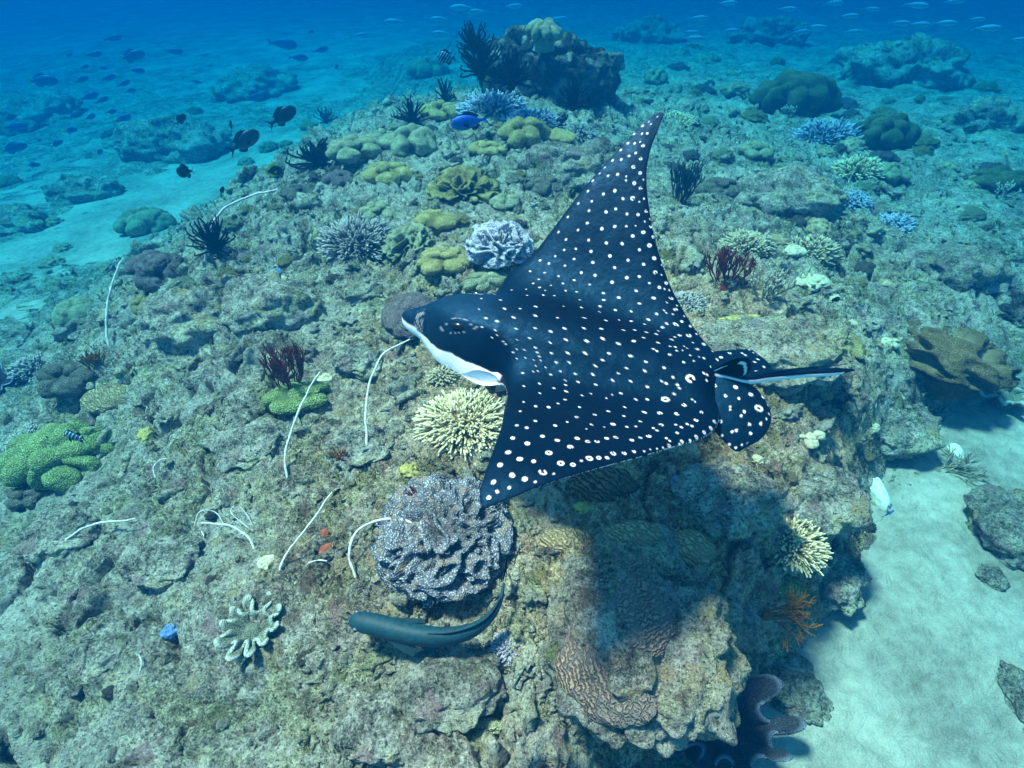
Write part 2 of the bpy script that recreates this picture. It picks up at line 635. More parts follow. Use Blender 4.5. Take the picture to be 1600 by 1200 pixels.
def axis(lo, hi, a, b, step, grow):
    """grid lines: even between a and b, widening outside"""
    c = list(np.arange(a, b, step))
    s = step
    x = c[-1]
    while x < hi:
        s *= grow
        x += s
        c.append(x)
    s = step
    x = c[0]
    while x > lo:
        s *= grow
        x -= s
        c.insert(0, x)
    return np.array(c)


def build_floor():
    xs, ys = axis(-45, 45, -3.2, 3.2, .0142, 1.035), axis(-2, 75, .6, 4.6, .0142, 1.032)
    X, Y = np.meshgrid(xs, ys, indexing='ij')
    P = np.c_[X.ravel(), Y.ravel()]
    h = reef_h(P)
    sh = sand_h(P)
    GRID.update(x=xs, y=ys, h=np.maximum(h, sh).reshape(len(xs), len(ys)))
    V = np.c_[P, h]
    # rough the sheet sideways as well, so that lumps overhang a little
    near = 1.0
    Q = V * 11
    V = V + near * .026 * np.c_[fbm(Q, 3, 41), fbm(Q, 3, 42), .8 * fbm(Q * 1.7, 3, 43)]
    Q = V * 37
    V = V + .010 * np.c_[vnoise(Q, 51), vnoise(Q, 52), vnoise(Q, 53)]
    V[:, 2] += .010 * vnoise(V * 66, 54) + .012 * np.abs(vnoise(V * 29, 55))
    F = grid_faces(len(xs), len(ys))
    # keep only what stands out of the sand
    keep = (h > sh - .12)
    F = F[keep[F].any(1)]
    used = np.unique(F)
    idx = -np.ones(len(V), int)
    idx[used] = np.arange(len(used))
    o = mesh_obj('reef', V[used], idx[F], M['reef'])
    o['kind'] = 'structure'
    o['label'] = 'rugged reef rock covered in turf algae'
    xs, ys = axis(-90, 90, -2.5, 4, .045, 1.08), axis(-8, 140, .3, 5, .045, 1.07)
    X, Y = np.meshgrid(xs, ys, indexing='ij')
    P = np.c_[X.ravel(), Y.ravel()]
    o = mesh_obj('sand', np.c_[P, sand_h(P)], grid_faces(len(xs), len(ys)), M['sand'])
    o['kind'] = 'structure'
    o['label'] = 'pale coarse sand of the sea floor'


def rock_shape(sub, seed, rough=.35):
    v, f = ico(sub)
    k = seed * 7.31
    r = 1 + rough * fbm(v * 1.6 + k, 4, seed) + rough * .55 * (.5 - worley(v * 2.2 + k, seed)) + rough * .28 * (.5 - worley(v * 5.5 + k, seed + 3))
    return v * r[:, None], f


def build_rubble():
    """the crust of broken coral, nodules and turf that nobody could count"""
    rng = np.random.default_rng(5)
    var1 = [rock_shape(2, 100 + i, 1.25) for i in range(20)]
    var2 = [rock_shape(3, 200 + i, 1.25) for i in range(20)]
    mb = MB()
    for n, var, s0, s1 in ((2800, var1, .008, .022), (280, var2, .024, .055)):
        a = rng.uniform(-.78, .78, n * 2)
        r = np.exp(rng.uniform(math.log(.9), math.log(11), n * 2))
        X = np.c_[r * np.sin(a), r * np.cos(a)]
        dens = vnoise(np.c_[X * 1.7, 0 * X[:, :1]], 77)
        h, sh = reef_h(X), sand_h(X)
        ok = np.nonzero((h > sh - .01) & (dens > rng.uniform(-.9, .5, len(X))))[0][:n]
        for i in ok:
            v, f = var[rng.integers(len(var))]
            dist = max(1.0, math.hypot(r[i], 2.3) / 2.8)
            s = rng.uniform(s0, s1) * dist ** .8
            R = np.array(Matrix.Rotation(rng.uniform(0, 6.28), 3, 'Z') @ Matrix.Rotation(rng.normal(0, .6), 3, 'X'))
            sc = np.array([rng.uniform(.7, 2.0), rng.uniform(.5, 1.1), rng.uniform(.35, .9)]) * s
            mb.add((v * sc) @ R.T + [X[i, 0], X[i, 1], h[i] + .12 * s], f)
    o = mb.build('reef_rubble', M['rubble'])
    o['kind'] = 'stuff'
    o['label'] = 'loose crust of coral rubble and algal nodules on the reef'
    # shell grit on the sand
    mb = MB()
    n = 4200
    a = rng.uniform(.15, .8, n)
    r = np.exp(rng.uniform(math.log(1.2), math.log(7), n))
    X = np.c_[r * np.sin(a), r * np.cos(a)]
    h, sh = reef_h(X), sand_h(X)
    for i in np.nonzero(sh > h + .01)[0]:
        v, f = var1[rng.integers(14)]
        s = rng.choice([.004, .007, .011, .019], p=[.42, .3, .18, .10])
        mb.add(v * s * [1.3, 1, .5] + [X[i, 0], X[i, 1], sh[i] + .001], f)
    o = mb.build('shell_grit', M['rubble'])
    o['kind'] = 'stuff'
    o['label'] = 'shell grit and small stones scattered on the sand'


def build_turf():
    """short tufts of turf algae and hydroids over the rock"""
    rng = np.random.default_rng(15)
    n = 16000
    a = rng.uniform(-.78, .78, n)
    r = np.exp(rng.uniform(math.log(.9), math.log(9), n))
    X = np.c_[r * np.sin(a), r * np.cos(a)]
    dens = fbm(np.c_[X * 2.1, 0 * X[:, :1]], 3, 78)
    h, sh = reef_h(X), sand_h(X)
    ok = np.nonzero((h > sh + .01) & (dens > rng.uniform(-.5, .35, n)))[0][:7500]
    k = 7
    m = len(ok)
    sc = (np.maximum(1, np.hypot(r[ok], 2.3) / 2.8) ** .8)[:, None]
    ang = rng.uniform(0, 6.28, (m, k))
    el = rng.uniform(.3, 1.4, (m, k))
    L = rng.uniform(.010, .026, (m, k)) * sc
    D = np.stack([np.cos(ang) * np.cos(el), np.sin(ang) * np.cos(el), np.sin(el)], -1)
    W = np.stack([-np.sin(ang), np.cos(ang), 0 * ang], -1) * (rng.uniform(.0016, .0034, (m, k)) * sc)[..., None]
    B = np.c_[X[ok], h[ok]][:, None] + rng.normal(0, .006, (m, k, 3)) * [1, 1, .4]
    E = B + D * L[..., None]
    V = np.stack([B - W, B + W, E + W * .35, E - W * .35], 2).reshape(-1, 3)
    F = np.arange(len(V)).reshape(-1, 4)
    t = np.repeat(rng.uniform(0, 1, m), k * 4)
    o = mesh_obj('algae_turf', V, F, M['turf'], None, False, {'t': t})
    o['kind'] = 'stuff'
    o['label'] = 'short tufts of turf algae on the reef rock'

# ------------------------------------------------------------------ the water: one closed box of even haze
def build_haze():
    m = bpy.data.materials.new('water_haze')
    m.use_nodes = True
    t = m.node_tree
    t.nodes.clear()
    o = t.nodes.new('ShaderNodeOutputMaterial')
    v = t.nodes.new('ShaderNodeVolumePrincipled')
    v.inputs['Color'].default_value = (*HAZE_COL, 1)
    v.inputs['Absorption Color'].default_value = (*HAZE_ABS, 1)
    v.inputs['Density'].default_value = HAZE_D
    v.inputs['Anisotropy'].default_value = HAZE_G
    t.links.new(v.outputs[0], o.inputs['Volume'])
    x0, x1, y0, y1, z0, z1 = -70, 70, -12, 110, -6.0, 3.5
    V = [(x, y, z) for z in (z0, z1) for y in (y0, y1) for x in (x0, x1)]
    F = [(0, 2, 3, 1), (4, 5, 7, 6), (0, 1, 5, 4), (2, 6, 7, 3), (0, 4, 6, 2), (1, 3, 7, 5)]
    h = mesh_obj('haze', V, F, m, None, False)
    h['kind'] = 'stuff'
    h['label'] = 'clear blue sea water that fades the far reef'
    return h


HAZE_D, HAZE_G = 0.36, 0.35
_sca, _ext = (0.0, .0086, .0225), (.310, .081, .061)          # scattering and extinction per metre: red, green, blue
HAZE_COL = tuple(c / HAZE_D for c in _sca)
HAZE_ABS = tuple((1 - (e / HAZE_D - c) / (1 - c)) ** 2 for e, c in zip(_ext, HAZE_COL))
build_haze()

# ------------------------------------------------------------------ builders for corals, rocks, fish
def dome_grid(nu, nv, tmax=118):
    th = np.radians(np.linspace(0.5, tmax, nu))
    ph = np.linspace(0, 2 * math.pi, nv, endpoint=False)
    T, Pp = np.meshgrid(th, ph, indexing='ij')
    D = np.stack([np.sin(T) * np.cos(Pp), np.sin(T) * np.sin(Pp), np.cos(T)], -1).reshape(-1, 3)
    F = grid_faces(nu, nv, True)
    top = np.array([[0, 0, 1.0]])
    cap = np.array([[len(D), j, (j + 1) % nv, (j + 1) % nv] for j in range(nv)])
    return np.vstack([D, top]), np.vstack([F, cap]), nu, nv


def dome_build(name, V, F, t, mat, root):
    mb = MB()
    mb.add(V, F, t)
    return mb.build(name, mat, root)


def leather(px, py, w, h, mat, label, seed, lobes=9, inner=4, tall=.6, amp=.42, fold=0, group=None, cat='leather coral', sink=.12, res=1.0, yaw=None, p=None, knobs=0):
    """soft coral: a cushion of fat lobes with deep valleys (fold > 0: worm-like folds)"""
    rng = np.random.default_rng(seed)
    p = spot(px, py + h * .06) if p is None else p
    R = psize(w, p) / 2
    Ry = max(psize(h, p) / 2 * 1.15, R * .62)
    root = thing('leather_coral', label, cat, (p[0], p[1], p[2] - sink * R), (0, 0, 0), group)
    nu, nv = int(58 * res), int(132 * res)
    D, F, nu, nv = dome_grid(nu, nv)
    W = D + .16 * np.c_[vnoise(D * 2.3 + seed, seed), vnoise(D * 2.3 + seed + 9, seed + 1), vnoise(D * 2.3 + 4, seed + 2)]
    W /= np.linalg.norm(W, axis=1, keepdims=True)
    if fold:
        n1 = fbm(W * fold + seed * 3.1, 2, seed)
        n2 = fbm(W * fold * 1.9 + seed, 2, seed + 5)
        f = np.sqrt(np.clip(1 - (np.abs(n1) / .17) ** 2, 0, 1))
        f = np.maximum(f, .8 * np.sqrt(np.clip(1 - (np.abs(n2) / .16) ** 2, 0, 1)))
        f = np.maximum(f, .15)
    elif knobs:
        f = np.zeros(len(D))
        for i in range(knobs):
            z = 1 - (i + .5) / knobs * 1.15
            a = i * 2.39996 + rng.uniform(-.5, .5)
            q = math.sqrt(max(0, 1 - z * z))
            d = np.linalg.norm((W - [q * math.cos(a), q * math.sin(a), z]), axis=1)
            wk = 2.05 / math.sqrt(knobs) * rng.uniform(.75, 1.25)
            f = np.maximum(f, np.sqrt(np.clip(1 - (d / wk) ** 2, 0, 1)) * rng.uniform(.8, 1.1))
        f = f - .22 * np.clip(1 - np.abs(fbm(W * 3.2 + seed, 2, seed + 6)) / .10, 0, 1)
    else:
        f = np.zeros(len(D))
        for ring, n in ((1, lobes), (0, inner)):
            for i in range(n):
                a = 2 * math.pi * (i + rng.uniform(-.25, .25)) / n + ring * .4
                el = math.radians(rng.uniform(52, 74) if ring else rng.uniform(14, 34))
                c = np.array([math.sin(el) * math.cos(a), math.sin(el) * math.sin(a), math.cos(el)])
                rad = np.array([math.cos(el) * math.cos(a), math.cos(el) * math.sin(a), -math.sin(el)])
                tan = np.array([-math.sin(a), math.cos(a), 0])
                d = W - c
                wr = rng.uniform(.55, .75) if ring else rng.uniform(.34, .5)
                wt = min(.62, 3.1 / max(lobes, 4)) * rng.uniform(.85, 1.15) if ring else rng.uniform(.3, .42)
                q = ((d @ rad) / wr) ** 2 + ((d @ tan) / wt) ** 2 + (d @ c) ** 2 * .3
                f = np.maximum(f, np.sqrt(np.clip(1 - q, 0, 1)) * rng.uniform(.85, 1.05))
    r = 1 - amp * .95 + amp * 1.25 * f + .05 * fbm(D * 3.5 + seed, 3, seed + 8) + .022 * fbm(D * 13 + seed, 3, seed + 18)
    # margin tucks in under the cushion
    low = np.clip((-D[:, 2]) / .45, 0, 1)
    r = r * (1 - .35 * low)
    V = D * r[:, None] * np.array([R, Ry, R * tall])
    a = rng.uniform(-.5, .5) if yaw is None else yaw
    V = V @ np.array([[math.cos(a), -math.sin(a), 0], [math.sin(a), math.cos(a), 0], [0, 0, 1]]).T
    V[:, 2] += R * tall * .32
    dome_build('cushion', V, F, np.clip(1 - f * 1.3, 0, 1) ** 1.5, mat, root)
    mb = MB()
    mb.add(*tube([(0, 0, -R * .35), (0, 0, 0), (0, 0, R * tall * .35)], [R * .6, R * .5, R * .55], 14)[:2])
    mb.build('stalk', mat, root)
    return root


def ruffled(px, py, w, h, mat, label, seed, n=9, height=.35, ruf=.2, thick=.06, group=None, tilt=(0, 0, 0), cat='leather coral', lift=.0, omega=.5, yaw=0.0, rim=.80):
    """leather coral whose thick rim winds in and out round a shallow bowl"""
    p = spot(px, py + h * .05)
    R = psize(w, p) / 2
    root = thing('ruffled_coral', label, cat, (p[0], p[1], p[2] + lift), tilt, group)
    nr, nt = 22, 260
    r = np.linspace(.03, 1, nr)[:, None]
    th = np.linspace(0, 2 * math.pi, nt, endpoint=False)[None]
    wv = n * (th + (.55 * np.sin(2 * th + seed) + .35 * np.sin(3 * th + seed * 2.3)) / n * 1.3)
    am = 1 + .35 * np.sin(2 * th + seed * 1.7)
    e = sstep(r, .25, .95)
    R1 = r * (1 - ruf) * (1 + .08 * np.sin(2 * th + seed)) + e * ruf * am * np.cos(wv)
    T1 = th + e * omega / n * np.sin(2 * wv) * am + yaw
    z = height * (r ** 1.6) * (1 + .28 * e * np.cos(wv + .8) + .14 * e * np.sin(2 * wv + seed)) - .10 * height * sstep(r, .9, 1)
    asp = max(.7, min(1.15, h / w * 1.2))
    C = np.stack([R1 * np.cos(T1), R1 * np.sin(T1) * asp, z + 0 * th], -1)
    du = np.gradient(C, axis=0)
    dv = np.roll(C, -1, 1) - np.roll(C, 1, 1)
    N = np.cross(du, dv)
    N /= np.maximum(np.linalg.norm(N, axis=2, keepdims=True), 1e-9)
    tk = (thick * (.45 + .55 * e) * np.sqrt(np.clip(1 - np.clip((r - .9) / .1, 0, 1) ** 2, 0, 1)))[..., None]
    top, bot = C + N * tk, C - N * tk
    V = np.concatenate([top[:-1], C[-1:], bot[:-1][::-1]]).reshape(-1, 3) * R
    rr = np.broadcast_to(r, (nr, nt))
    t = np.concatenate([rr[:-1], rr[-1:], rr[:-1][::-1]]).ravel()
    mb = MB()
    mb.add(V, grid_faces(2 * nr - 1, nt, True), sstep(t, rim, min(rim + .15, 1)))
    mb.build('cap', mat, root)
    mb = MB()
    mb.add(*tube([(0, 0, -R * .5), (0, 0, -R * .1), (0, 0, R * .04)], [R * .5, R * .35, R * .4], 14)[:2])
    mb.build('stalk', mat, root)
    return root


def branching(px, py, w, h, mat, label, seed, n=150, rad=.011, flat=.55, name='branching_coral', cat='coral', group=None, base=.55, sub=3, k=5, spread=1.0, base_mat=None, long=1.0):
    """stony coral of many short tapered fingers"""
    rng = np.random.default_rng(seed)
    p = spot(px, py + h * .05)
    R = psize(w, p) / 2
    Ry = max(psize(h, p) / 2 * 1.15, R * .6)
    root = thing(name, label, cat, (p[0], p[1], p[2] - .06 * R), (0, 0, rng.uniform(0, .3)), group)
    mb = MB()
    s = np.array([R, Ry, R * flat])
    for i in range(n):
        z = 1 - (i + .5) / n * 1.02
        a = i * 2.39996 + rng.uniform(-.3, .3)
        q = math.sqrt(max(0, 1 - z * z))
        d = np.array([q * math.cos(a), q * math.sin(a), z])
        L = rng.uniform(.88, 1.08)
        st = d * s * base
        en = d * s * L
        out = d * np.array([spread, spread, .55]) + [0, 0, .45]
        mid = (st + en) / 2 + rng.normal(0, .03 * R, 3)
        end = en + out * R * .05 * long + rng.normal(0, .02 * R, 3)
        r0 = rad * rng.uniform(.85, 1.2)
        C = spline([st, mid, end], 5)
        mb.add(*tube(C, np.array([1.25, 1.15, 1.0, .85, .55]) * r0, k))
        for _ in range(sub):
            t0 = rng.uniform(.35, .9)
            b = C[int(t0 * 4)]
            dirn = d + rng.normal(0, .75, 3)
            dirn /= np.linalg.norm(dirn)
            ln = R * rng.uniform(.10, .2) * long
            mb.add(*tube([b, b + dirn * ln * .6, b + dirn * ln * .85 + out * ln * .3], np.array([1, .85, .5]) * r0 * .8, k))
    o = mb.build('branches', mat, root)
    o['kind'] = 'stuff'
    D, F, _, _ = dome_grid(16, 36)
    r = .95 + .12 * fbm(D * 3 + seed, 3, seed)
    dome_build('base', D * r[:, None] * s * base * 1.06, F, 0 * r, base_mat or mat, root)
    return root


def gorgonian(px, py, w, h, mat, label, seed, depth=5, rad=.006, name='sea_fan', cat='gorgonian', group=None, stems=5, fan=.6, lean=(0, 0), curl=.12, nseg=5, flatness=.45, k=5, jitter=.16, lift=0.0):
    """bush of thin forking branches"""
    rng = np.random.default_rng(seed)
    p = spot(px, py)
    H = psize(h, p)
    W = psize(w, p)
    root = thing(name, label, cat, (p[0], p[1], p[2] - .02 + lift), (0, 0, 0), group)
    mb = MB()

    def grow(b, d, L, r, lev):
        pts = [b]
        d = d.copy()
        for _ in range(nseg):
            d = d + rng.normal(0, jitter, 3) * [1, flatness, .7] + [0, 0, curl]
            d /= np.linalg.norm(d)
            pts.append(pts[-1] + d * L / nseg)
        pts = np.array(pts)
        mb.add(*tube(pts, np.linspace(r, r * .82, len(pts)), k))
        if lev <= 0:
            return
        nb = 2 if rng.random() < .75 else 3
        for j in range(nb):
            i = rng.integers(2, nseg + 1) if j else nseg
            s = (-1) ** (j + lev) * rng.uniform(.3, .75) * fan
            nd = d + np.array([s, rng.normal(0, .25) * flatness * 2, rng.uniform(-.05, .25)])
            grow(pts[i], nd / np.linalg.norm(nd), L * rng.uniform(.72, .98), r * .88, lev - 1)

    for i in range(stems):
        u = (i + .5) / stems * 2 - 1
        d = np.array([u * W / H * .75 + lean[0], rng.normal(0, .2) + lean[1], 1.0])
        grow(np.array([u * W * .10, rng.normal(0, .02), 0]), d / np.linalg.norm(d), H / (depth + 1) * 1.25, rad, depth - 1)
    o = mb.build('branches', mat, root)
    o['kind'] = 'stuff'
    v, f = rock_shape(3, seed + 50, .3)
    mesh_obj('holdfast', v * [W * .12, W * .10, .03], f, mat, root)
    return root


def crinoid(px, py, w, h, mat, label, seed, arms=26, group=None, lift=.0, p=None):
    """feather star: many curling arms fringed with pinnules"""
    arms = int(arms * 1.7)
    rng = np.random.default_rng(seed)
    p = spot(px, py + h * .35) if p is None else np.array(p, float)
    R = psize(max(w, h), p) / 2 * 1.08
    root = thing('feather_star', label, 'feather star', (p[0], p[1], p[2] + lift), (0, 0, 0), group)
    mb = MB()
    for i in range(arms):
        a = 2 * math.pi * i / arms + rng.uniform(-.15, .15)
        el = rng.uniform(.1, 1.45)
        d = np.array([math.cos(a) * math.cos(el) * w / max(w, h), math.sin(a) * math.cos(el) * .8, math.sin(el) * (1.25 * h / max(w, h))])
        L = R * rng.uniform(1.0, 1.5)
        side = np.cross(d, [0, 0, 1.0])
        side /= max(np.linalg.norm(side), 1e-6)
        cu = rng.uniform(-.5, .5)
        C = spline([(0, 0, 0), d * L * .35 + [0, 0, .08 * R], d * L * .7 + side * cu * .15 * R, d * L * .9 + side * cu * .6 * R + np.array([0, 0, .02 * R]), d * L * .86 + side * cu * .9 * R + np.array([0, 0, .16 * R])], 26)
        mb.add(*tube(C, np.linspace(.008, .004, 26) * max(1, R / .16), 5))
        T = np.gradient(C, axis=0)
        T /= np.linalg.norm(T, axis=1, keepdims=True)
        nrm = np.cross(T, side)
        for j in range(2, 26):
            ln = R * .11 * math.sin(math.pi * (.16 + .8 * j / 26))
            for s in (-1, 1):
                for q in (0,):
                    b = C[j] - (C[j] - C[j - 1]) * q
                    e = b + (side * s * .9 + nrm[j] * rng.uniform(-.3, .3) + T[j] * .5) * ln
                    wv = T[j] * .0036 * max(1, R / .16)
                    mb.add([b - wv, b + wv, e + wv * .3, e - wv * .3 + nrm[j] * .002], [[0, 1, 2, 3]])
    o = mb.build('arms', mat, root, smooth=False)
    o['kind'] = 'stuff'
    v, f = rock_shape(2, seed + 70, .3)
    mesh_obj('calyx', v * R * .16, f, mat, root)
    return root


def whip(path, mat, label, rad=.006, group=None, n=70, name='whip_coral'):
    """path: (px, py, height above the ground) from the foot to the tip"""
    f = spot(*path[0][:2])
    P = [np.array([f[0], f[1], f[2] - .02])]
    for px, py, dz in path:
        q = at(px, py, f[2] + dz)
        P.append(q)
    C = spline(np.array(P), n)
    rr = np.interp(np.linspace(0, 1, n), [0, .1, .8, 1], [rad * 1.15, rad, rad * .9, rad * .6])
    rr = rr * (1 + .24 * vnoise(C * 40, 3) + .2 * vnoise(C * 120, 4))
    C = C + .004 * np.c_[vnoise(C * 16, 7), vnoise(C * 16, 8), vnoise(C * 16, 9)]
    V, F, t = tube(C - f, rr, 8)
    mb = MB()
    mb.add(V, F, t)
    o = mb.build(name, mat, None, loc=f)
    return tag(o, label, 'whip coral', group)


def rock(px, py, w, h, mat, label, seed, tall=.7, sub=None, name='boulder', cat='boulder', group=None, sink=.35, rough=.42, p=None, yaw=0):
    p = spot(px, py + h * .12) if p is None else p
    R = psize(w, p) / 2
    Ry = max(psize(h, p) / 2 * 1.2, R * .6)
    v, f = rock_shape(sub or (6 if w > 160 else 5), seed, rough)
    v = v * [R, Ry, R * tall]
    q = v * 14
    v = v + .022 * np.c_[fbm(q, 4, 4), fbm(q, 4, 5), fbm(q, 4, 6)] * max(1, R / .3)
    o = mesh_obj(name, v, f, mat, None, loc=(p[0], p[1], p[2] + R * tall * (1 - 2 * sink) * .5))
    o.rotation_euler = (0, 0, yaw)
    return tag(o, label, cat, group)


def patch(px, py, w, h, mat, label, seed, name='sponge', cat='sponge', tall=.45, group=None, rough=.5, sub=4, lift=.0):
    p = spot(px, py)
    R = psize(w, p) / 2
    Ry = psize(h, p) / 2 * 1.2
    v, f = rock_shape(sub, seed, rough)
    o = mesh_obj(name, v * [R, Ry, R * tall], f, mat, None, loc=(p[0], p[1], p[2] + .008 + lift))
    return tag(o, label, cat, group)


def surface_at(o, px, py):
    """where the view of the photograph meets an object: point and normal"""
    from mathutils.bvhtree import BVHTree
    mw = Matrix.LocRotScale(o.location, o.rotation_euler, o.scale)
    t = BVHTree.FromPolygons([mw @ v.co for v in o.data.vertices], [tuple(f.vertices) for f in o.data.polygons])
    h = t.ray_cast(Vector(CAMP), Vector(ray_dir(px, py)).normalized())
    return (None, None) if h[0] is None else (np.array(h[0]), h[1])


def brain(px, py, w, h, mat, label, seed, tall=.45, period=.022, amp=.007, group=None, tilt=(0, 0, 0), lift=0.0, name='brain_coral', p=None, on=None):
    """stony coral with winding ridges"""
    if on is not None:
        q, nrm = surface_at(on, px, py)
        if q is not None:
            p = q - np.array(nrm) * .002
            nv_ = (Vector(nrm) + Vector((0, 0, .6))).normalized()
            tilt = nv_.to_track_quat('Z', 'Y').to_euler()
    p = spot(px, py + h * .2) if p is None else np.array(p, float)
    R = psize(w, p) / 2
    Ry = max(psize(h, p) / 2 * 1.2, R * .55)
    D, F, nu, nv = dome_grid(48, 96, 105)
    r = 1 + .16 * fbm(D * 2.2 + seed, 3, seed)
    V = D * r[:, None] * [R, Ry, R * tall]
    s = fbm(V * 30 + seed, 3, seed + 3)
    V = V + D * (amp * s)[:, None]
    root = thing(name, label, 'brain coral', (p[0], p[1], p[2] + lift), tilt, group)
    dome_build('colony', V, F, .5 + .5 * s, mat, root)
    return root


def fin_sheet(base, tip, thick, nb=14, nu=8):
    """thin fin between a base line and an outer line, tapering to its edge"""
    B, T = spline(base, nb), spline(tip, nb)
    u = np.linspace(0, 1, nu)
    G = B[:, None] * (1 - u)[None, :, None] + T[:, None] * u[None, :, None]
    n = np.cross(T[nb // 2] - B[nb // 2], B[-1] - B[0])
    n /= max(np.linalg.norm(n), 1e-9)
    k = (thick * np.sqrt(np.clip(1 - u, 0, 1)))[None, :, None] * n
    V = np.concatenate([(G + k).reshape(-1, 3), (G - k).reshape(-1, 3)])
    f = grid_faces(nb, nu)
    return V, np.vstack([f, f[:, ::-1] + nb * nu])


def fish_parts(root, L, deep, wide, body_mat, fin_mat, tail_mat, seed=0, fork=.6, detail=True, blunt=.5, eye=True, fins=True):
    """a fish of length L nose towards +x, origin at its middle"""
    n, k = (30, 18) if detail else (14, 10)
    t = np.linspace(0, 1, n)
    prof = np.interp(t, [0, .03, .10, .25, .42, .60, .78, .90, 1.0], [.04, .28 + .2 * blunt, .58 + .2 * blunt, .93, 1.0, .86, .50, .24, .16])
    prof[0] = .05
    x = L * (.5 - t * .84)
    th = np.arange(k) * 2 * math.pi / k
    H, Wd = deep * L / 2 * prof, wide * L / 2 * np.interp(t, [0, .05, .3, .6, .85, 1], [.1, .45, 1, .8, .3, .12])
    V = np.stack([np.broadcast_to(x[:, None], (n, k)), Wd[:, None] * np.cos(th), H[:, None] * np.sin(th)], -1).reshape(-1, 3)
    F = grid_faces(n, k, True)
    V = np.vstack([V, [[L * .502, 0, 0], [x[-1] - .002, 0, 0]]])
    i0 = n * k
    cap = [[i0, (j + 1) % k, j, j] for j in range(k)] + [[i0 + 1, (n - 1) * k + j, (n - 1) * k + (j + 1) % k, (n - 1) * k + (j + 1) % k] for j in range(k)]
    mb = MB()
    mb.add(V, np.vstack([F, np.array(cap)]), np.r_[np.repeat(t, k), 0, 1])
    body = mb.build('body', body_mat, root)
    xe = x[-1]
    hh = H[-1]
    sp = deep * L * .42
    mb = MB()
    mb.add(*fin_sheet([(xe + .02 * L, 0, hh), (xe + .01 * L, 0, 0), (xe + .02 * L, 0, -hh)], [(xe - .16 * L, 0, sp), (xe - .16 * L * (1 - fork), 0, 0), (xe - .16 * L, 0, -sp)], .006 * L))
    mb.build('tail_fin', tail_mat, root)
    if fins:
        mb = MB()
        zt = np.interp([.24, .45, .8], t, H)
        mb.add(*fin_sheet([(L * (.5 - .2), 0, zt[0] * .9), (L * .12, 0, zt[1] * .95), (L * -.18, 0, zt[2] * .9)], [(L * .24, 0, zt[0] + .05 * deep * L), (L * .05, 0, zt[1] + .20 * deep * L), (L * -.24, 0, zt[2] + .10 * deep * L)], .006 * L))
        mb.build('dorsal_fin', fin_mat, root)
        mb = MB()
        mb.add(*fin_sheet([(L * 0, 0, -zt[1] * .85), (L * -.1, 0, -zt[1] * .7), (L * -.19, 0, -zt[2] * .9)], [(L * -.04, 0, -zt[1] - .10 * deep * L), (L * -.14, 0, -zt[1] - .06 * deep * L), (L * -.24, 0, -zt[2] - .08 * deep * L)], .006 * L))
        mb.build('anal_fin', fin_mat, root)
        for s in (1, -1):
            mb = MB()
            y = s * wide * L * .45
            mb.add(*fin_sheet([(L * .20, y, 0), (L * .19, y, -.03 * L), (L * .18, y, -.06 * L)], [(L * .08, y + s * .07 * L, .01 * L), (L * .05, y + s * .08 * L, -.05 * L), (L * .08, y + s * .05 * L, -.10 * L)], .004 * L))
            mb.build('pectoral_fin', fin_mat, root)
    if eye:
        v, f = ico(2)
        for s in (1, -1):
            mesh_obj('eye', v * [.030 * L, .012 * L, .030 * L] * np.array([.8, 1, .8]) + [L * .40, s * wide * L * .36, deep * L * .07], f, M['eye'], root)
    return root


def fish(px, py, dist, L_px, yaw, label, cat, body, fin, tail, deep=.36, wide=.16, pitch=0, name='fish', group=None, detail=True, fork=.6, blunt=.5, eye=True, fins=True, z=None):
    p = atd(px, py, dist) if z is None else at(px, py, z)
    L = psize(L_px, p)
    o = thing(name, label, cat, p, (0, math.radians(-pitch), math.radians(yaw)), group)
    return fish_parts(o, L, deep, wide, body, fin, tail, detail=detail, fork=fork, blunt=blunt, eye=eye, fins=fins)

# ------------------------------------------------------------------ the spotted eagle ray
RAY_BF = (24, 36, 36, 28)      # how the far wing curves up, degrees along the span
RAY_BN = (18, 34, 22, -15)     # the near wing, its tip curling over
RAY_POSE = (22.0, -1.0, -11.0, 0.15, 1.86, 1.74)


def ray_frame():
    yaw, pit, roll = [math.radians(a) for a in RAY_POSE[:3]]
    f = np.array([-math.cos(yaw) * math.cos(pit), math.sin(yaw) * math.cos(pit), math.sin(pit)])
    l = np.cross([0, 0, 1], f)
    l /= np.linalg.norm(l)
    u = np.cross(f, l)
    l2 = l * math.cos(roll) + u * math.sin(roll)
    u2 = -l * math.sin(roll) + u * math.cos(roll)
    return np.stack([f, l2, u2], 1), np.array(RAY_POSE[3:])


def bend_tab(sl):
    ys = np.linspace(0, 1.3, 400)
    a = np.interp(ys, (0.08, .2, .45, .7, .95), np.r_[0, np.radians(sl)])
    d = ys[1] - ys[0]
    return ys, np.r_[0, np.cumsum(np.cos(a[:-1]) * d)], np.r_[0, np.cumsum(np.sin(a[:-1]) * d)], a


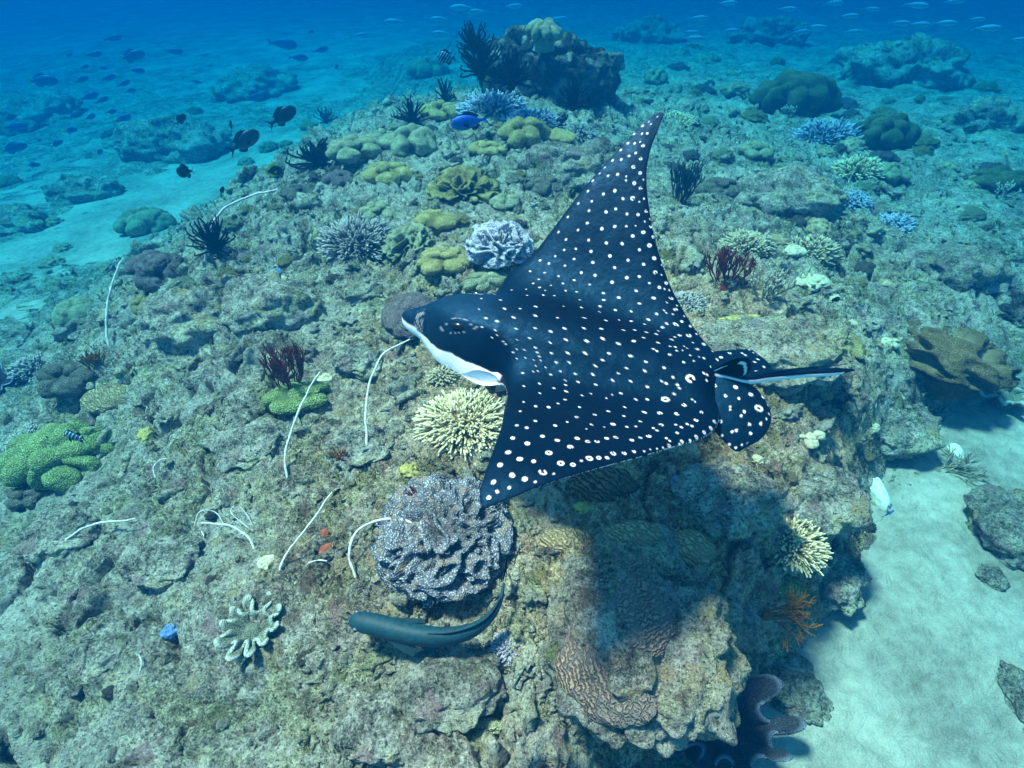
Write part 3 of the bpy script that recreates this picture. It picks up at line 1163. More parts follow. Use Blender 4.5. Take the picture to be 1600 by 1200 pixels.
HEADO = [(.668, 0), (.662, .014), (.645, .030), (.615, .047), (.58, .060), (.545, .076), (.51, .096), (.47, .118), (.42, .139), (.36, .152)]
FRONT = {1: HEADO + [(.29, .170), (.20, .19), (.13, .22), (.08, .275), (.045, .34), (.012, .45), (-.026, .57), (-.052, .69), (-.071, .796), (-.082, .859), (-.104, .897)],
         -1: HEADO + [(.325, .205), (.28, .285), (.206, .382), (.133, .531), (.08, .648), (.008, .787), (-.056, .898), (-.11, .996), (-.149, 1.044), (-.174, 1.056)]}
REAR = {1: [(-.62, 0), (-.63, .06), (-.655, .12), (-.658, .19), (-.64, .25), (-.599, .317), (-.538, .397), (-.458, .523), (-.382, .619), (-.31, .702), (-.24, .775), (-.172, .845), (-.131, .882), (-.112, .898), (-.104, .897)],
        -1: [(-.62, 0), (-.625, .06), (-.622, .11), (-.59, .143), (-.516, .206), (-.435, .293), (-.364, .382), (-.28, .522), (-.225, .642), (-.181, .766), (-.167, .871), (-.174, .97), (-.181, 1.04), (-.174, 1.056)]}


def poly_dist(P, C):
    """distance of points P (n,2) to the polyline C"""
    A, B = C[:-1], C[1:]
    D = B - A
    L = np.maximum((D ** 2).sum(1), 1e-12)
    out = np.full(len(P), 9.0)
    for a, d, l in zip(A, D, L):
        t = np.clip(((P - a) @ d) / l, 0, 1)
        out = np.minimum(out, np.hypot(P[:, 0] - a[0] - t * d[0], P[:, 1] - a[1] - t * d[1]))
    return out


def ray_heights(x, y, d):
    ay = np.abs(y)
    xs = [-.66, -.5, -.3, -.1, .1, .25, .36, .43, .48, .52, .55, .58, .62, .66]
    H = np.interp(x, xs, [.020, .035, .055, .078, .098, .104, .096, .083, .067, .052, .040, .029, .016, .005])
    W = np.interp(x, xs, [.09, .11, .14, .18, .215, .22, .185, .16, .14, .12, .1, .08, .08, .08])
    wing = .032 * np.clip(1 - ay, 0, 1) + .004
    hump = H * np.exp(-(ay / W) ** 2.4) + wing * sstep(-x, -.62, -.45)
    w = np.interp(x, [-.4, 0, .3, .5, .56, .66], [.10, .09, .10, .09, .05, .03])
    e = np.clip(d / w, 0, 1)
    prof = np.sqrt(1 - (1 - e) ** 2)
    hs = sstep(x, -.02, .22) * (1 - sstep(ay, .17, .30))
    rim = -.088 * hs * np.interp(x, [.1, .3, .45, .56, .66], [.85, 1, .95, .6, .55])
    eyeb = .012 * np.exp(-((x - .345) / .05) ** 2 - ((ay - .112) / .028) ** 2)
    top = rim * (1 - prof) + hump * prof + eyeb
    bot = rim - (.012 + .022 * np.exp(-(ay / .2) ** 2) * sstep(x, -.6, -.1)) * prof * np.clip(1.1 - ay, .1, 1)
    return top, bot, prof, hs


def ray_point(side, x, a, z):
    ys, Y, Z, an = bend_tab(RAY_BN if side > 0 else RAY_BF)
    yy, zz, aa = np.interp(a, ys, Y), np.interp(a, ys, Z), np.interp(a, ys, an)
    return np.stack([x, side * (yy - np.sin(aa) * z), zz + np.cos(aa) * z], -1)


def ray_sheet(side, ns=300, nu=240, nb=36):
    fc = spline(FRONT[side], 400)
    rc = spline(REAR[side], 400)
    # spread the lines along the outline: dense round the head
    def resample(C, n, wgt):
        L = np.r_[0, np.cumsum(np.linalg.norm(np.diff(C, axis=0), axis=1) * wgt(C[:-1]))]
        q = np.linspace(0, L[-1], n)
        return np.stack([np.interp(q, L, C[:, k]) for k in (0, 1)], 1)
    F = resample(fc, ns, lambda c: np.where(c[:, 0] > .2, 1.7, 1.0))
    B = resample(rc, ns, lambda c: 1.0 + 0 * c[:, 0])
    F[:, 1] = np.maximum(F[:, 1], 0)
    B[:, 1] = np.maximum(B[:, 1], 0)
    F[0, 1] = B[0, 1] = 0
    out = np.vstack([fc, rc[::-1]])
    u = np.linspace(0, 1, nu)
    u = .5 * u + .5 * (1 - np.cos(math.pi * u)) / 2
    ub = (1 - np.cos(math.pi * np.linspace(0, 1, nb))) / 2
    res = []
    for uu, top in ((u, True), (ub, False)):
        G = F[:, None, :] * (1 - uu)[None, :, None] + B[:, None, :] * uu[None, :, None]
        P = G.reshape(-1, 2)
        d = poly_dist(P, out[::3])
        d.reshape(ns, -1)[:, 0] = 0
        d.reshape(ns, -1)[:, -1] = 0
        if top:
            d.reshape(ns, -1)[-1] = 0
        zt, zb, prof, hs = ray_heights(P[:, 0], P[:, 1], d)
        res.append((P, ray_point(side, P[:, 0], P[:, 1], zt if top else zb), prof, hs, d))
    return res


SPOT = {   # white markings on the back, metres in the plane of the disc (forward, left)
    's': '-0.158,-1.032 -0.13,-1.006 -0.141,-0.995 -0.119,-0.912 -0.006,-0.788 0.008,-0.761 -0.102,-0.761 -0.171,-0.76 -0.178,-0.669 -0.192,-0.685 -0.218,-0.595 -0.234,-0.61 -0.188,-0.571 -0.323,-0.44 -0.332,-0.4 0.076,-0.261 0.089,-0.23 -0.357,-0.346 -0.375,-0.346 0.217,-0.192 0.164,-0.215 0.046,-0.215 -0.054,-0.224 -0.379,-0.293 -0.418,-0.291 -0.007,-0.16 -0.144,-0.187 -0.377,-0.258 -0.387,-0.25 -0.412,-0.251 -0.225,-0.168 -0.321,-0.18 -0.454,-0.256 -0.378,-0.161 -0.442,-0.149 0.091,0.11 0.295,-0.043 0.277,0.017 0.171,0.112 0.189,0.123 0.141,0.131 0.129,0.139 0.092,0.164 0.082,0.15 0.054,0.143 -0.006,0.149 0.041,0.173 0.009,0.17 0.071,0.184 -0.015,0.163 -0.006,0.191 -0.042,0.184 -0.005,0.217 -0.02,0.209 -0.124,0.21 -0.132,0.23 -0.514,-0.196 -0.51,-0.146 -0.585,-0.137 -0.545,-0.058 -0.531,-0.026 -0.514,-0.051 -0.484,-0.068 -0.496,-0.095 -0.484,-0.105 -0.437,-0.071 -0.201,0.257 -0.227,0.235 -0.283,0.236 -0.296,0.209 -0.274,0.471 -0.308,0.648 -0.253,0.732 -0.215,0.778 -0.321,0.423 -0.559,0.129 -0.57,0.135 -0.513,0.426 -0.497,0.448 -0.479,0.47 -0.464,0.494',
    'd': '-0.11,-0.984 -0.085,-0.945 -0.117,-0.949 -0.137,-0.953 -0.072,-0.902 -0.099,-0.903 -0.051,-0.869 -0.114,-0.863 -0.064,-0.828 -0.03,-0.821 -0.029,-0.754 -0.105,-0.745 0.028,-0.727 0.036,-0.681 0.062,-0.625 0.009,-0.641 0.01,-0.601 0.091,-0.564 -0.153,-0.563 0.034,-0.516 0.113,-0.496 0.073,-0.47 0.069,-0.426 0.023,-0.439 0.098,-0.393 0.156,-0.364 0.115,-0.357 0.019,-0.396 0.048,-0.361 0.181,-0.307 0.12,-0.313 0.06,-0.31 -0.006,-0.307 -0.071,-0.302 -0.296,-0.356 0.133,-0.277 0.148,-0.252 0.033,-0.282 0.116,-0.239 0.012,-0.252 -0.031,-0.258 -0.134,-0.277 0.146,-0.176 0.088,-0.204 -0.143,-0.248 -0.28,-0.265 0.13,-0.034 -0.072,-0.186 -0.138,-0.216 -0.199,-0.215 -0.258,-0.225 -0.018,-0.042 -0.181,-0.139 -0.27,-0.179 -0.33,-0.206 -0.4,-0.206 -0.451,-0.23 -0.485,-0.221 0.109,0.063 0.043,0.038 -0.124,-0.027 -0.183,-0.053 -0.259,-0.095 -0.295,-0.127 -0.338,-0.134 -0.375,-0.139 -0.338,-0.079 0.049,0.085 -0.029,0.077 -0.393,-0.072 0.22,-0.057 0.235,0.051 0.237,0.092 0.183,0.092 0.018,0.119 0.006,0.136 -0.044,0.12 -0.242,0.05 -0.071,0.15 -0.116,0.134 -0.228,0.081 -0.316,0.083 -0.293,0.113 0.029,0.235 -0.096,0.18 -0.068,0.206 -0.149,0.17 -0.209,0.149 -0.281,0.146 -0.169,0.199 -0.23,0.186 0.002,0.294 -0.045,0.261 -0.099,0.262 -0.562,-0.062 -0.594,-0.038 -0.464,-0.056 -0.456,-0.077 -0.385,-0.027 -0.399,-0.022 -0.446,-0.023 -0.374,0.039 -0.499,-0.005 -0.379,0.073 -0.44,0.041 -0.478,0.066 -0.343,0.128 -0.444,0.092 -0.461,0.095 -0.402,0.13 -0.499,0.088 -0.508,0.098 -0.575,0.009 -0.587,0.007 -0.59,0.031 -0.144,0.26 -0.064,0.311 -0.034,0.393 -0.141,0.344 -0.155,0.308 -0.213,0.331 -0.049,0.467 -0.207,0.458 -0.074,0.562 -0.107,0.563 -0.155,0.821 -0.128,0.843 -0.113,0.866 -0.308,0.31 -0.323,0.191 -0.379,0.201 -0.415,0.185 -0.496,0.127 -0.353,0.259 -0.363,0.315 -0.419,0.322 -0.53,0.285 -0.549,0.289 -0.564,0.262 -0.58,0.263 -0.412,0.362 -0.386,0.38 -0.466,0.343 -0.479,0.351 -0.514,0.375 -0.526,0.38 -0.586,0.329 -0.559,0.368 -0.372,0.595',
    'b': '-0.091,-0.847 -0.066,-0.764 -0.03,-0.677 -0.072,-0.697 -0.112,-0.67 -0.059,-0.607 -0.094,-0.625 -0.143,-0.612 0.004,-0.55 -0.06,-0.537 -0.108,-0.555 -0.187,-0.529 -0.019,-0.483 -0.092,-0.484 -0.154,-0.492 -0.226,-0.48 -0.04,-0.44 -0.119,-0.435 -0.193,-0.431 -0.059,-0.396 -0.149,-0.392 -0.256,-0.426 -0.025,-0.345 -0.082,-0.345 -0.206,-0.36 -0.252,-0.374 -0.155,-0.33 -0.255,-0.314 -0.197,-0.272 0.081,-0.071 0.063,-0.019 -0.105,-0.1 -0.016,0.033 -0.058,0.002 -0.08,0.048 -0.152,0.028 -0.203,-0.004 -0.31,-0.039 -0.262,-0.003 0.186,-0.014 0.189,0.052 0.137,0.018 -0.101,0.098 -0.162,0.076 -0.208,0.113 -0.317,0.034 -0.081,0.404 -0.121,0.386 -0.116,0.509 -0.181,0.504 -0.089,0.634 -0.167,0.586 -0.214,0.586 -0.139,0.643 -0.103,0.704 -0.145,0.719 -0.185,0.712 -0.101,0.759 -0.148,0.782 -0.107,0.819 -0.185,0.781',
    'q': '-0.134,-0.898 -0.139,-0.842 -0.152,-0.784 -0.169,-0.724 -0.186,-0.617 -0.213,-0.637 -0.245,-0.581 -0.264,-0.542 -0.357,-0.372 -0.337,-0.347 -0.327,-0.299 -0.39,-0.315 -0.353,-0.237 -0.417,-0.273 -0.389,-0.185 -0.457,-0.166 -0.434,-0.128 -0.549,-0.157 -0.531,-0.113 -0.608,-0.095 -0.224,0.404 -0.273,0.355 -0.281,0.429 -0.291,0.675 -0.35,0.609 -0.421,0.26 -0.599,0.176 -0.541,0.326 -0.439,0.428 -0.562,0.353 -0.622,0.264 -0.602,0.301 -0.528,0.402 -0.436,0.518 -0.412,0.545 -0.383,0.566 -0.64,0.229 -0.647,0.19',
    'r': '-0.12,-0.804 -0.14,-0.739 -0.149,-0.678 -0.223,-0.552 -0.259,-0.505 -0.289,-0.459 -0.307,-0.404 -0.433,-0.211 -0.489,-0.177 -0.265,0.545 -0.299,0.546 -0.324,0.532 -0.26,0.601 -0.212,0.658 -0.258,0.686 -0.326,0.626 -0.223,0.74 -0.538,0.164 -0.47,0.242 -0.523,0.222 -0.588,0.226 -0.486,0.31 -0.342,0.387 -0.461,0.401 -0.418,0.462 -0.37,0.474 -0.346,0.497',
    'R': '-0.536,0.052 -0.473,0.161',
}
PELVIC_SPOT = [(-.6648, .0404, 'r'), (-.7448, .0121, 'r'), (-.7093, .0394, 'b'), (-.6875, .076, 'd'), (-.6897, .0858, 'd'), (-.7364, .0796, 'b'), (-.7294, .0979, 'b'), (-.7801, .0531, 'R'), (-.7621, .117, 'b'), (-.7973, .103, 'b'), (-.7721, .1451, 'b'), (-.7123, .1581, 'b'), (-.7243, .1503, 'b'), (-.6672, .1355, 'r'), (-.6403, .0941, 'r'), (-.7864, .0052, 'b'), (-.8097, .0308, 'd'), (-.8166, .0618, 's'), (-.6901, .0011, 'r'), (-.6228, .0109, 'r'), (-.6839, .1773, 'd'), (-.7135, .1989, 'd'), (-.7358, .2041, 'd'), (-.7535, .1879, 'd'), (-.8118, .0806, 's'), (-.7666, .1798, 's')]
SPOT_R = {'s': .0027, 'd': .0040, 'b': .0054, 'q': .0060, 'r': .0080, 'R': .015}


def spot_mask(P, items, soft=.0018, stretch=True, size=1.0):
    rnd = random.Random(4)
    m = np.zeros(len(P))
    for x, y, k in items:
        r = SPOT_R[k] * size * rnd.uniform(.88, 1.14)
        if y > .55:
            r *= 1.3
        if x > -.1 and abs(y) < .34 and stretch:
            r *= .84
        sx = (1.3 if (abs(y) < .33 and x > -.45 and stretch) else 1.06) * rnd.uniform(.92, 1.1)
        near = np.nonzero((np.abs(P[:, 0] - x) < r * 2.4) & (np.abs(P[:, 1] - y) < r * 2.4))[0]
        if not len(near):
            continue
        a = rnd.uniform(-.5, .5)
        dx, dy = P[near, 0] - x, P[near, 1] - y
        ux, uy = (dx * math.cos(a) + dy * math.sin(a)) / sx, (-dx * math.sin(a) + dy * math.cos(a)) * sx
        d = np.hypot(ux, uy)
        if k in 'qrR':
            v = 1 - sstep(np.abs(d - r * .68), r * .20 - soft * .5, r * .20 + soft)
            g = rnd.uniform(0, 6.28)
            if rnd.random() < .45:      # an open ring
                v = v * sstep(np.cos(np.arctan2(uy, ux) - g), -.93, -.80)
        else:
            v = 1 - sstep(d, r - soft, r + soft)
        v = v * (rnd.uniform(.55, .9) if k in 'qrRs' else rnd.uniform(.68, .92))
        m[near] = np.maximum(m[near], v)
    return m


def ray_mats():
    s = NT('ray_skin')
    n = s.noise(7, 5, .6)
    col = s.ramp(n, [(.3, (.0002, .0018, .0055)), (.7, (.0004, .0038, .012))])
    col = s.mix(s.attr('head'), col, s.ramp(s.noise(30, 4, .6), [(.3, (.002, .013, .030)), (.7, (.004, .020, .044))]))
    col = s.mix(s.attr('w'), col, (.82, .86, .88))
    nb = s.bump(s.noise(160, 3, .6), .12, .002)
    nb = s.bump(s.noise(9, 4, .6), .22, .03, nb)
    rg = s.ramp(s.noise(22, 5, .7), [(.3, .40), (.7, .62)])
    s.b.inputs['Specular Tint'].default_value = (.06, .45, 1.0, 1)
    m = s.done(col, rg, nb, .24)
    return m


def build_ray():
    R, T = ray_frame()
    m = ray_mats()
    root = thing('spotted_eagle_ray', 'large dark blue eagle ray with white spots gliding over the reef', 'eagle ray')
    mw = Matrix([[*R[0], T[0]], [*R[1], T[1]], [*R[2], T[2]], [0, 0, 0, 1]])
    root.matrix_world = mw
    items = [(float(a.split(',')[0]), float(a.split(',')[1]), k) for k, t in SPOT.items() for a in t.split()]
    V, Fq, Wt, Hd, off = [], [], [], [], 0
    for side in (1, -1):
        (P, Q, prof, hs, d), (Pb, Qb, _, _, _) = ray_sheet(side)
        ns, nu, nb = 300, 240, 36
        PS = np.c_[P[:, 0], P[:, 1] * side]
        wt = spot_mask(PS, [i for i in items if i[1] * side > -.03])
        jag = .035 * fbm(np.c_[P * 30, 0 * P[:, :1]], 3, 5)
        white = sstep(hs, .30, .5) * (1 - sstep(prof + jag, .38, .42)) * (1 - .0 * d)
        snout = sstep(P[:, 0], .55, .57)
        white = white * (1 - snout) + snout * (1 - sstep(prof + jag * .5, .44, .60))
        # fine pale lines where the bill meets the head, and round the eye
        ln = sstep(P[:, 0], .518, .53) * (1 - sstep(P[:, 0], .565, .58)) * sstep(np.sin(P[:, 0] * 480 - P[:, 1] * 330), .70, .92) * sstep(P[:, 1], .01, .03)
        wt = np.maximum(wt, np.maximum(white, .55 * ln))
        ex, ey = P[:, 0] - .338, P[:, 1] - .088
        er = np.hypot(ex / .036, ey / .012)
        el = np.maximum(np.exp(-((er - 1.5) / .13) ** 2) * (ey < .004) * (np.sin(np.arctan2(ey, ex) * 7) > -.35), np.exp(-((er - 2.3) / .12) ** 2) * (np.sin(np.arctan2(ey, ex) * 11) > .45) * (ey > 0))
        wt = np.maximum(wt, .28 * el)
        V += [Q]
        f = grid_faces(ns, nu)
        Fq += [(f if side > 0 else f[:, ::-1]) + off]
        off += len(Q)
        Wt += [wt]
        Hd += [sstep(P[:, 0], .12, .34) * (1 - sstep(P[:, 1], .10, .2))]
        V += [Qb]
        f = grid_faces(ns, nb)
        Fq += [(f[:, ::-1] if side > 0 else f) + off]
        off += len(Qb)
        Wt += [np.ones(len(Qb))]
        Hd += [np.zeros(len(Qb))]
    V, Fq, Wt = np.vstack(V), np.vstack(Fq), np.concatenate(Wt)
    body = mesh_obj('body', V, Fq, m, root, True, {'w': Wt, 'head': np.concatenate(Hd)})
    # weld the two halves, upper and lower skin into one surface
    bm = bmesh.new()
    bm.from_mesh(body.data)
    bmesh.ops.remove_doubles(bm, verts=[v for v in bm.verts if len(v.link_faces) < 4], dist=.0016)
    bm.to_mesh(body.data)
    bm.free()
    # eyes
    for side in (1, -1):
        x, a = np.array([.338]), np.array([.094])
        zt = ray_heights(x, a, np.array([.06]))[0] - .006
        c = ray_point(side, x, a, zt)[0]
        v, f = ico(3)
        mesh_obj('eye', v * [.033, .014, .014] + c, f, M['eye'], root)
    # tail: dark above, a white stripe along each flank
    C = spline([(-.50, -.012, .022), (-.5825, -.045, .020), (-.6386, -.0518, .014), (-.7163, -.0514, .01), (-.7883, -.0832, .01), (-.8909, -.1276, .01), (-.9933, -.1657, .01), (-1.0644, -.1971, .01)], 90)
    t = np.linspace(0, 1, 90)
    k = 20
    th = np.arange(k) * 2 * math.pi / k
    rw = np.interp(t, [0, .2, .35, .6, .9, 1], [.045, .034, .025, .019, .013, .003])
    rh = np.interp(t, [0, .2, .35, .6, .9, 1], [.024, .024, .022, .019, .014, .003])
    tang = np.gradient(C, axis=0)
    tang /= np.linalg.norm(tang, axis=1, keepdims=True)
    sidev = np.cross(tang, [0, 0, 1])
    Vt = C[:, None] + (rw[:, None] * np.cos(th))[..., None] * sidev[:, None] + (rh[:, None] * np.sin(th))[..., None] * np.array([0, 0, 1.0])
    sn = np.broadcast_to(np.sin(th), (90, k))
    tt = np.broadcast_to(t[:, None], (90, k))
    wt = (sn > -.62) & (sn < .45 + .12 * np.sin(tt * 31)) & (tt > .2) & (tt < .93)
    wt = np.where(np.abs(np.cos(th))[None] > .5, wt, 0) + ((sn < -.6) & (tt < .4))
    mesh_obj('tail', Vt.reshape(-1, 3), grid_faces(90, k, True), m, root, True, {'w': np.clip(wt, 0, 1).ravel().astype(float)})
    # loose skin and spine lying along the tail
    mb = MB()
    for j, (dy, dz, L) in enumerate(((.012, .016, .30), (.004, .020, .24), (-.008, .015, .34))):
        i0 = 34
        n = int(L * 90 / .6)
        mb.add(*tube(C[i0:i0 + n] + np.linspace(0, 1, len(C[i0:i0 + n]))[:, None] * np.array([0, dy, dz]) + [0, dy * .5, dz * .6], np.linspace(.0055, .0012, len(C[i0:i0 + n])), 6)[:2])
    sp = mb.build('tail_spine', m, root)
    a = sp.data.attributes.new('w', 'FLOAT', 'POINT')
    sp['kind'] = 'stuff'
    # dorsal fin at the root of the tail
    D = spline([(-.585, -.03, .030), (-.6088, -.03, .0496), (-.626, -.03, .0768), (-.6612, -.03, .117), (-.6999, -.03, .134), (-.7142, -.03, .116), (-.7216, -.03, .0726), (-.70, -.03, .035)], 40)
    B0, B1 = np.array([-.57, -.035, .02]), np.array([-.715, -.045, .01])
    base = B0 + np.linspace(0, 1, 40)[:, None] * (B1 - B0)
    uu = np.linspace(0, 1, 24)
    G = base[:, None] * (1 - uu)[None, :, None] + D[:, None] * uu[None, :, None]
    th_ = .011 * np.sqrt(np.clip(1 - uu, 0, 1))[None, :] * np.sqrt(np.sin(np.linspace(0.02, math.pi - .02, 40)))[:, None]
    fv, ff, fw_ = [], [], []
    ip = np.linspace(0, 1, 40)[:, None] + 0 * uu[None]
    up_ = np.broadcast_to(uu, (40, 24))
    zz = np.abs(np.hypot((ip - .55) / .34, (up_ - .30) / .48) - 1)
    wf = (zz < .13) & (((ip < .50) & (up_ < .66)) | ((ip > .52) & (up_ > .30)))
    for sgn in (1, -1):
        fv.append((G + th_[..., None] * np.array([0, sgn, 0])).reshape(-1, 3))
        g = grid_faces(40, 24) + (960 if sgn < 0 else 0)
        ff.append(g if sgn > 0 else g[:, ::-1])
        fw_.append(wf.ravel().astype(float))
    mesh_obj('dorsal_fin', np.vstack(fv), np.vstack(ff), m, root, True, {'w': np.concatenate(fw_)})
    # pelvic fins
    O = spline([(-.60, -.02, .0), (-.6173, -.027, .0021), (-.6649, -.034, .0042), (-.7202, -.0333, .004), (-.76, -.0192, -.0003), (-.7943, .0127, -.0098), (-.8211, .0526, -.0218), (-.8276, .0972, -.0352), (-.8103, .1475, -.0502), (-.7673, .1932, -.064), (-.7401, .2142, -.0703), (-.6995, .1937, -.0641), (-.6663, .1705, -.0572), (-.63, .14, -.045), (-.60, .11, -.038)], 110)
    r0, r1 = np.array([-.57, -.03, .0]), np.array([-.56, .10, -.035])
    base = r0 + np.linspace(0, 1, 110)[:, None] * (r1 - r0)
    uu = np.linspace(0, 1, 100)
    G = base[:, None] * (1 - uu)[None, :, None] + O[:, None] * uu[None, :, None]
    G[..., 2] += .012 * np.sin(uu * 3.0)[None]
    tk = .008 * np.sqrt(np.clip(1 - uu, 0, 1))[None] * np.sqrt(np.sin(np.linspace(.01, math.pi - .01, 110)))[:, None]
    for sgn, flip in ((1, 1), (-1, -1)):
        vv, f2, ww = [], [], []
        P2 = G.reshape(-1, 3)[:, :2]
        ms = spot_mask(P2, PELVIC_SPOT, .0014, False, .8)
        for s_ in (1, -1):
            q = G.copy()
            q[..., 2] += s_ * tk
            q = q.reshape(-1, 3)
            if sgn < 0:
                q = q * [1, -1, 1] + [.02, -.08, -.03]
            g = grid_faces(110, 100) + (11000 if s_ < 0 else 0)
            vv.append(q)
            f2.append(g if s_ * sgn > 0 else g[:, ::-1])
            ww.append(ms if s_ > 0 else np.ones(len(q)))
        mesh_obj('pelvic_fin', np.vstack(vv), np.vstack(f2), m, root, True, {'w': np.concatenate(ww)})
    return root

# ------------------------------------------------------------------ materials of the living things
M['eye'] = NT('eye').done((.004, .004, .005), .15, None, .5)
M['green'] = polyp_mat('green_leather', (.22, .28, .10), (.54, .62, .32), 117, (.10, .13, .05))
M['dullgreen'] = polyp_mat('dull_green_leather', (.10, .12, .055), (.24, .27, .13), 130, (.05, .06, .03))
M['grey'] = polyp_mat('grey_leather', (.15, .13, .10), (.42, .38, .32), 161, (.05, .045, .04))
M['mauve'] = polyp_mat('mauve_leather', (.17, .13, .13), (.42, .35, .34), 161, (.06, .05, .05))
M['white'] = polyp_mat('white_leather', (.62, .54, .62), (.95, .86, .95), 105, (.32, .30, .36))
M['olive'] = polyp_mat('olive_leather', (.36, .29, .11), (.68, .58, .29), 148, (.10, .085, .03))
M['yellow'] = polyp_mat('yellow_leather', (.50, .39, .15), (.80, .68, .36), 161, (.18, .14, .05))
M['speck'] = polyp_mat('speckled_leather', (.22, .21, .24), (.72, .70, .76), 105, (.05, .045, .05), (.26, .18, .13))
M['brown'] = polyp_mat('brown_leather', (.19, .12, .06), (.38, .28, .16), 142, (.36, .28, .17))
M['tealrim'] = polyp_mat('pale_ruffle', (.27, .28, .21), (.40, .42, .33), 186, (.52, .54, .46))
M['purple'] = polyp_mat('purple_ruffle', (.05, .052, .075), (.09, .092, .13), 161, (.26, .28, .36))
M['palegreen'] = polyp_mat('pale_green_leather', (.38, .37, .22), (.68, .66, .44), 161, (.12, .13, .07))
M['acro'] = plain_mat('cream_coral', (.32, .235, .12), .35, 60, .85, .15, (.74, .61, .38))
M['acro2'] = plain_mat('grey_branch_coral', (.16, .14, .13), .3, 60, .85, .15, (.44, .39, .36))
M['acro3'] = plain_mat('tan_branch_coral', (.26, .20, .12), .3, 60, .85, .15, (.52, .44, .30))
M['blue'] = plain_mat('blue_branch_coral', (.17, .19, .26), .3, 60, .85, .15, (.42, .46, .58))
M['redfan'] = plain_mat('red_gorgonian', (.15, .030, .014), .4, 50, .9, .1)
M['darkred'] = plain_mat('dark_red_gorgonian', (.13, .022, .016), .4, 50, .9, .1)
M['orange'] = plain_mat('orange_gorgonian', (.24, .095, .022), .4, 50, .9, .1)
M['tanfan'] = plain_mat('tan_gorgonian', (.22, .17, .11), .3, 50, .9, .1, (.40, .36, .28))
M['palefan'] = plain_mat('pale_gorgonian', (.30, .26, .18), .3, 50, .9, .1, (.55, .50, .40))
M['darkfan'] = plain_mat('dark_gorgonian', (.03, .045, .05), .3, 50, .9, .1)
M['black'] = plain_mat('black_feather_star', (.0035, .004, .006), .3, 50, .85, .1)
M['whip'] = plain_mat('white_whip', (.64, .59, .51), .35, 60, .8, .15)
M['whip2'] = plain_mat('grey_whip', (.55, .50, .47), .35, 25, .85, .1)
M['bluesponge'] = plain_mat('blue_sponge', (.09, .17, .34), .6, 60, .85, .1)
M['yellowsponge'] = plain_mat('yellow_sponge', (.36, .29, .09), .5, 60, .85, .1)
M['redsponge'] = plain_mat('red_sponge', (.28, .07, .04), .6, 60, .85, .1)
M['shell'] = plain_mat('pale_shell', (.72, .68, .60), .2, 40, .7, .2)
M['cream'] = plain_mat('cream_sponge', (.46, .40, .27), .5, 60, .85, .1)


def ridge_mat(name, low, high, tint, scale=15):
    """winding ridges and valleys of a brain coral"""
    s = NT(name)
    wv = s.n('ShaderNodeTexWave', wave_type='BANDS', bands_direction='DIAGONAL')
    for k, v in (('Scale', scale), ('Distortion', 9.0), ('Detail', 2.0), ('Detail Scale', 1.6), ('Detail Roughness', .55)):
        wv.inputs[k].default_value = v
    s.l(s.co(), wv.inputs['Vector'])
    f = wv.outputs['Fac']
    c = s.mix(s.ramp(f, [(.25, 0.0), (.7, 1.0)]), low, high)
    c = s.mix(s.ramp(s.noise(9, 4, .6), [(.42, 0.0), (.62, .75)]), c, tint)
    nb = s.bump(f, .9, .012)
    nb = s.bump(s.noise(120, 3, .7), .5, .006, nb)
    return s.done(c, .9, nb, .1)


M['brain'] = ridge_mat('brown_brain', (.06, .035, .022), (.28, .15, .08), (.12, .08, .06))
M['brain2'] = ridge_mat('orange_brain', (.10, .07, .058), (.34, .225, .16), (.20, .16, .14), 24)
M['brain3'] = ridge_mat('tan_brain', (.20, .14, .075), (.44, .34, .19), (.30, .22, .13), 20)


def fish_mat(name, top, belly, stripe=None, stripe_n=9.0, diag=.5, rough=.45):
    s = NT(name)
    sx = s.n('ShaderNodeSeparateXYZ')
    s.l(s.n('ShaderNodeTexCoord').outputs['Generated'], sx.inputs[0])
    c = s.mix(s.ramp(sx.outputs[2], [(.25, 0.0), (.6, 1.0)]), belly, top)
    if stripe:
        q = s.math('ADD', s.math('MULTIPLY', sx.outputs[0], stripe_n * 6.28), s.math('MULTIPLY', sx.outputs[2], stripe_n * diag * 6.28))
        c = s.mix(s.ramp(s.math('SINE', q), [(.45, 0.0), (.7, 1.0)]), c, stripe)
    c = s.mix(1.0, c, s.ramp(s.noise(45, 5, .7), [(.3, .55), (.7, 1.35)]), 'MULTIPLY')
    nb = s.bump(s.noise(140, 3, .6), .3, .003)
    return s.done(c, rough, nb, .3)


M['iris'] = NT('iris').done((.10, .12, .12), .3, None, .5)
M['cobia'] = fish_mat('dark_teal_fish', (.006, .042, .058), (.012, .07, .09), None, 9, .5, .6)
M['stripefish'] = fish_mat('striped_fish', (.010, .035, .06), (.012, .05, .08), (.20, .42, .55), 5.5, .5)
M['blackfish'] = fish_mat('black_fish', (.006, .008, .012), (.010, .012, .016))
M['greyfish'] = fish_mat('dark_grey_fish', (.02, .03, .05), (.05, .07, .10))
M['fusilier'] = fish_mat('blue_fusilier', (.03, .10, .25), (.09, .20, .36))
M['palefusi'] = fish_mat('pale_fusilier', (.22, .34, .50), (.55, .68, .78))
M['parrot'] = fish_mat('blue_parrotfish', (.02, .08, .45), (.03, .12, .42))
M['damsel'] = fish_mat('small_blue_fish', (.02, .12, .42), (.05, .25, .55))
M['yellowfin'] = plain_mat('yellow_fin', (.72, .62, .03), .1, 30, .7, .2)
M['bluefin'] = plain_mat('blue_fin', (.05, .14, .32), .1, 30, .7, .2)
M['palefin'] = plain_mat('pale_fin', (.30, .42, .55), .1, 30, .7, .2)
M['darkfin'] = plain_mat('dark_fin', (.006, .010, .016), .1, 30, .7, .2)
M['tealfin'] = plain_mat('teal_fin', (.010, .032, .042), .1, 30, .6, .3)

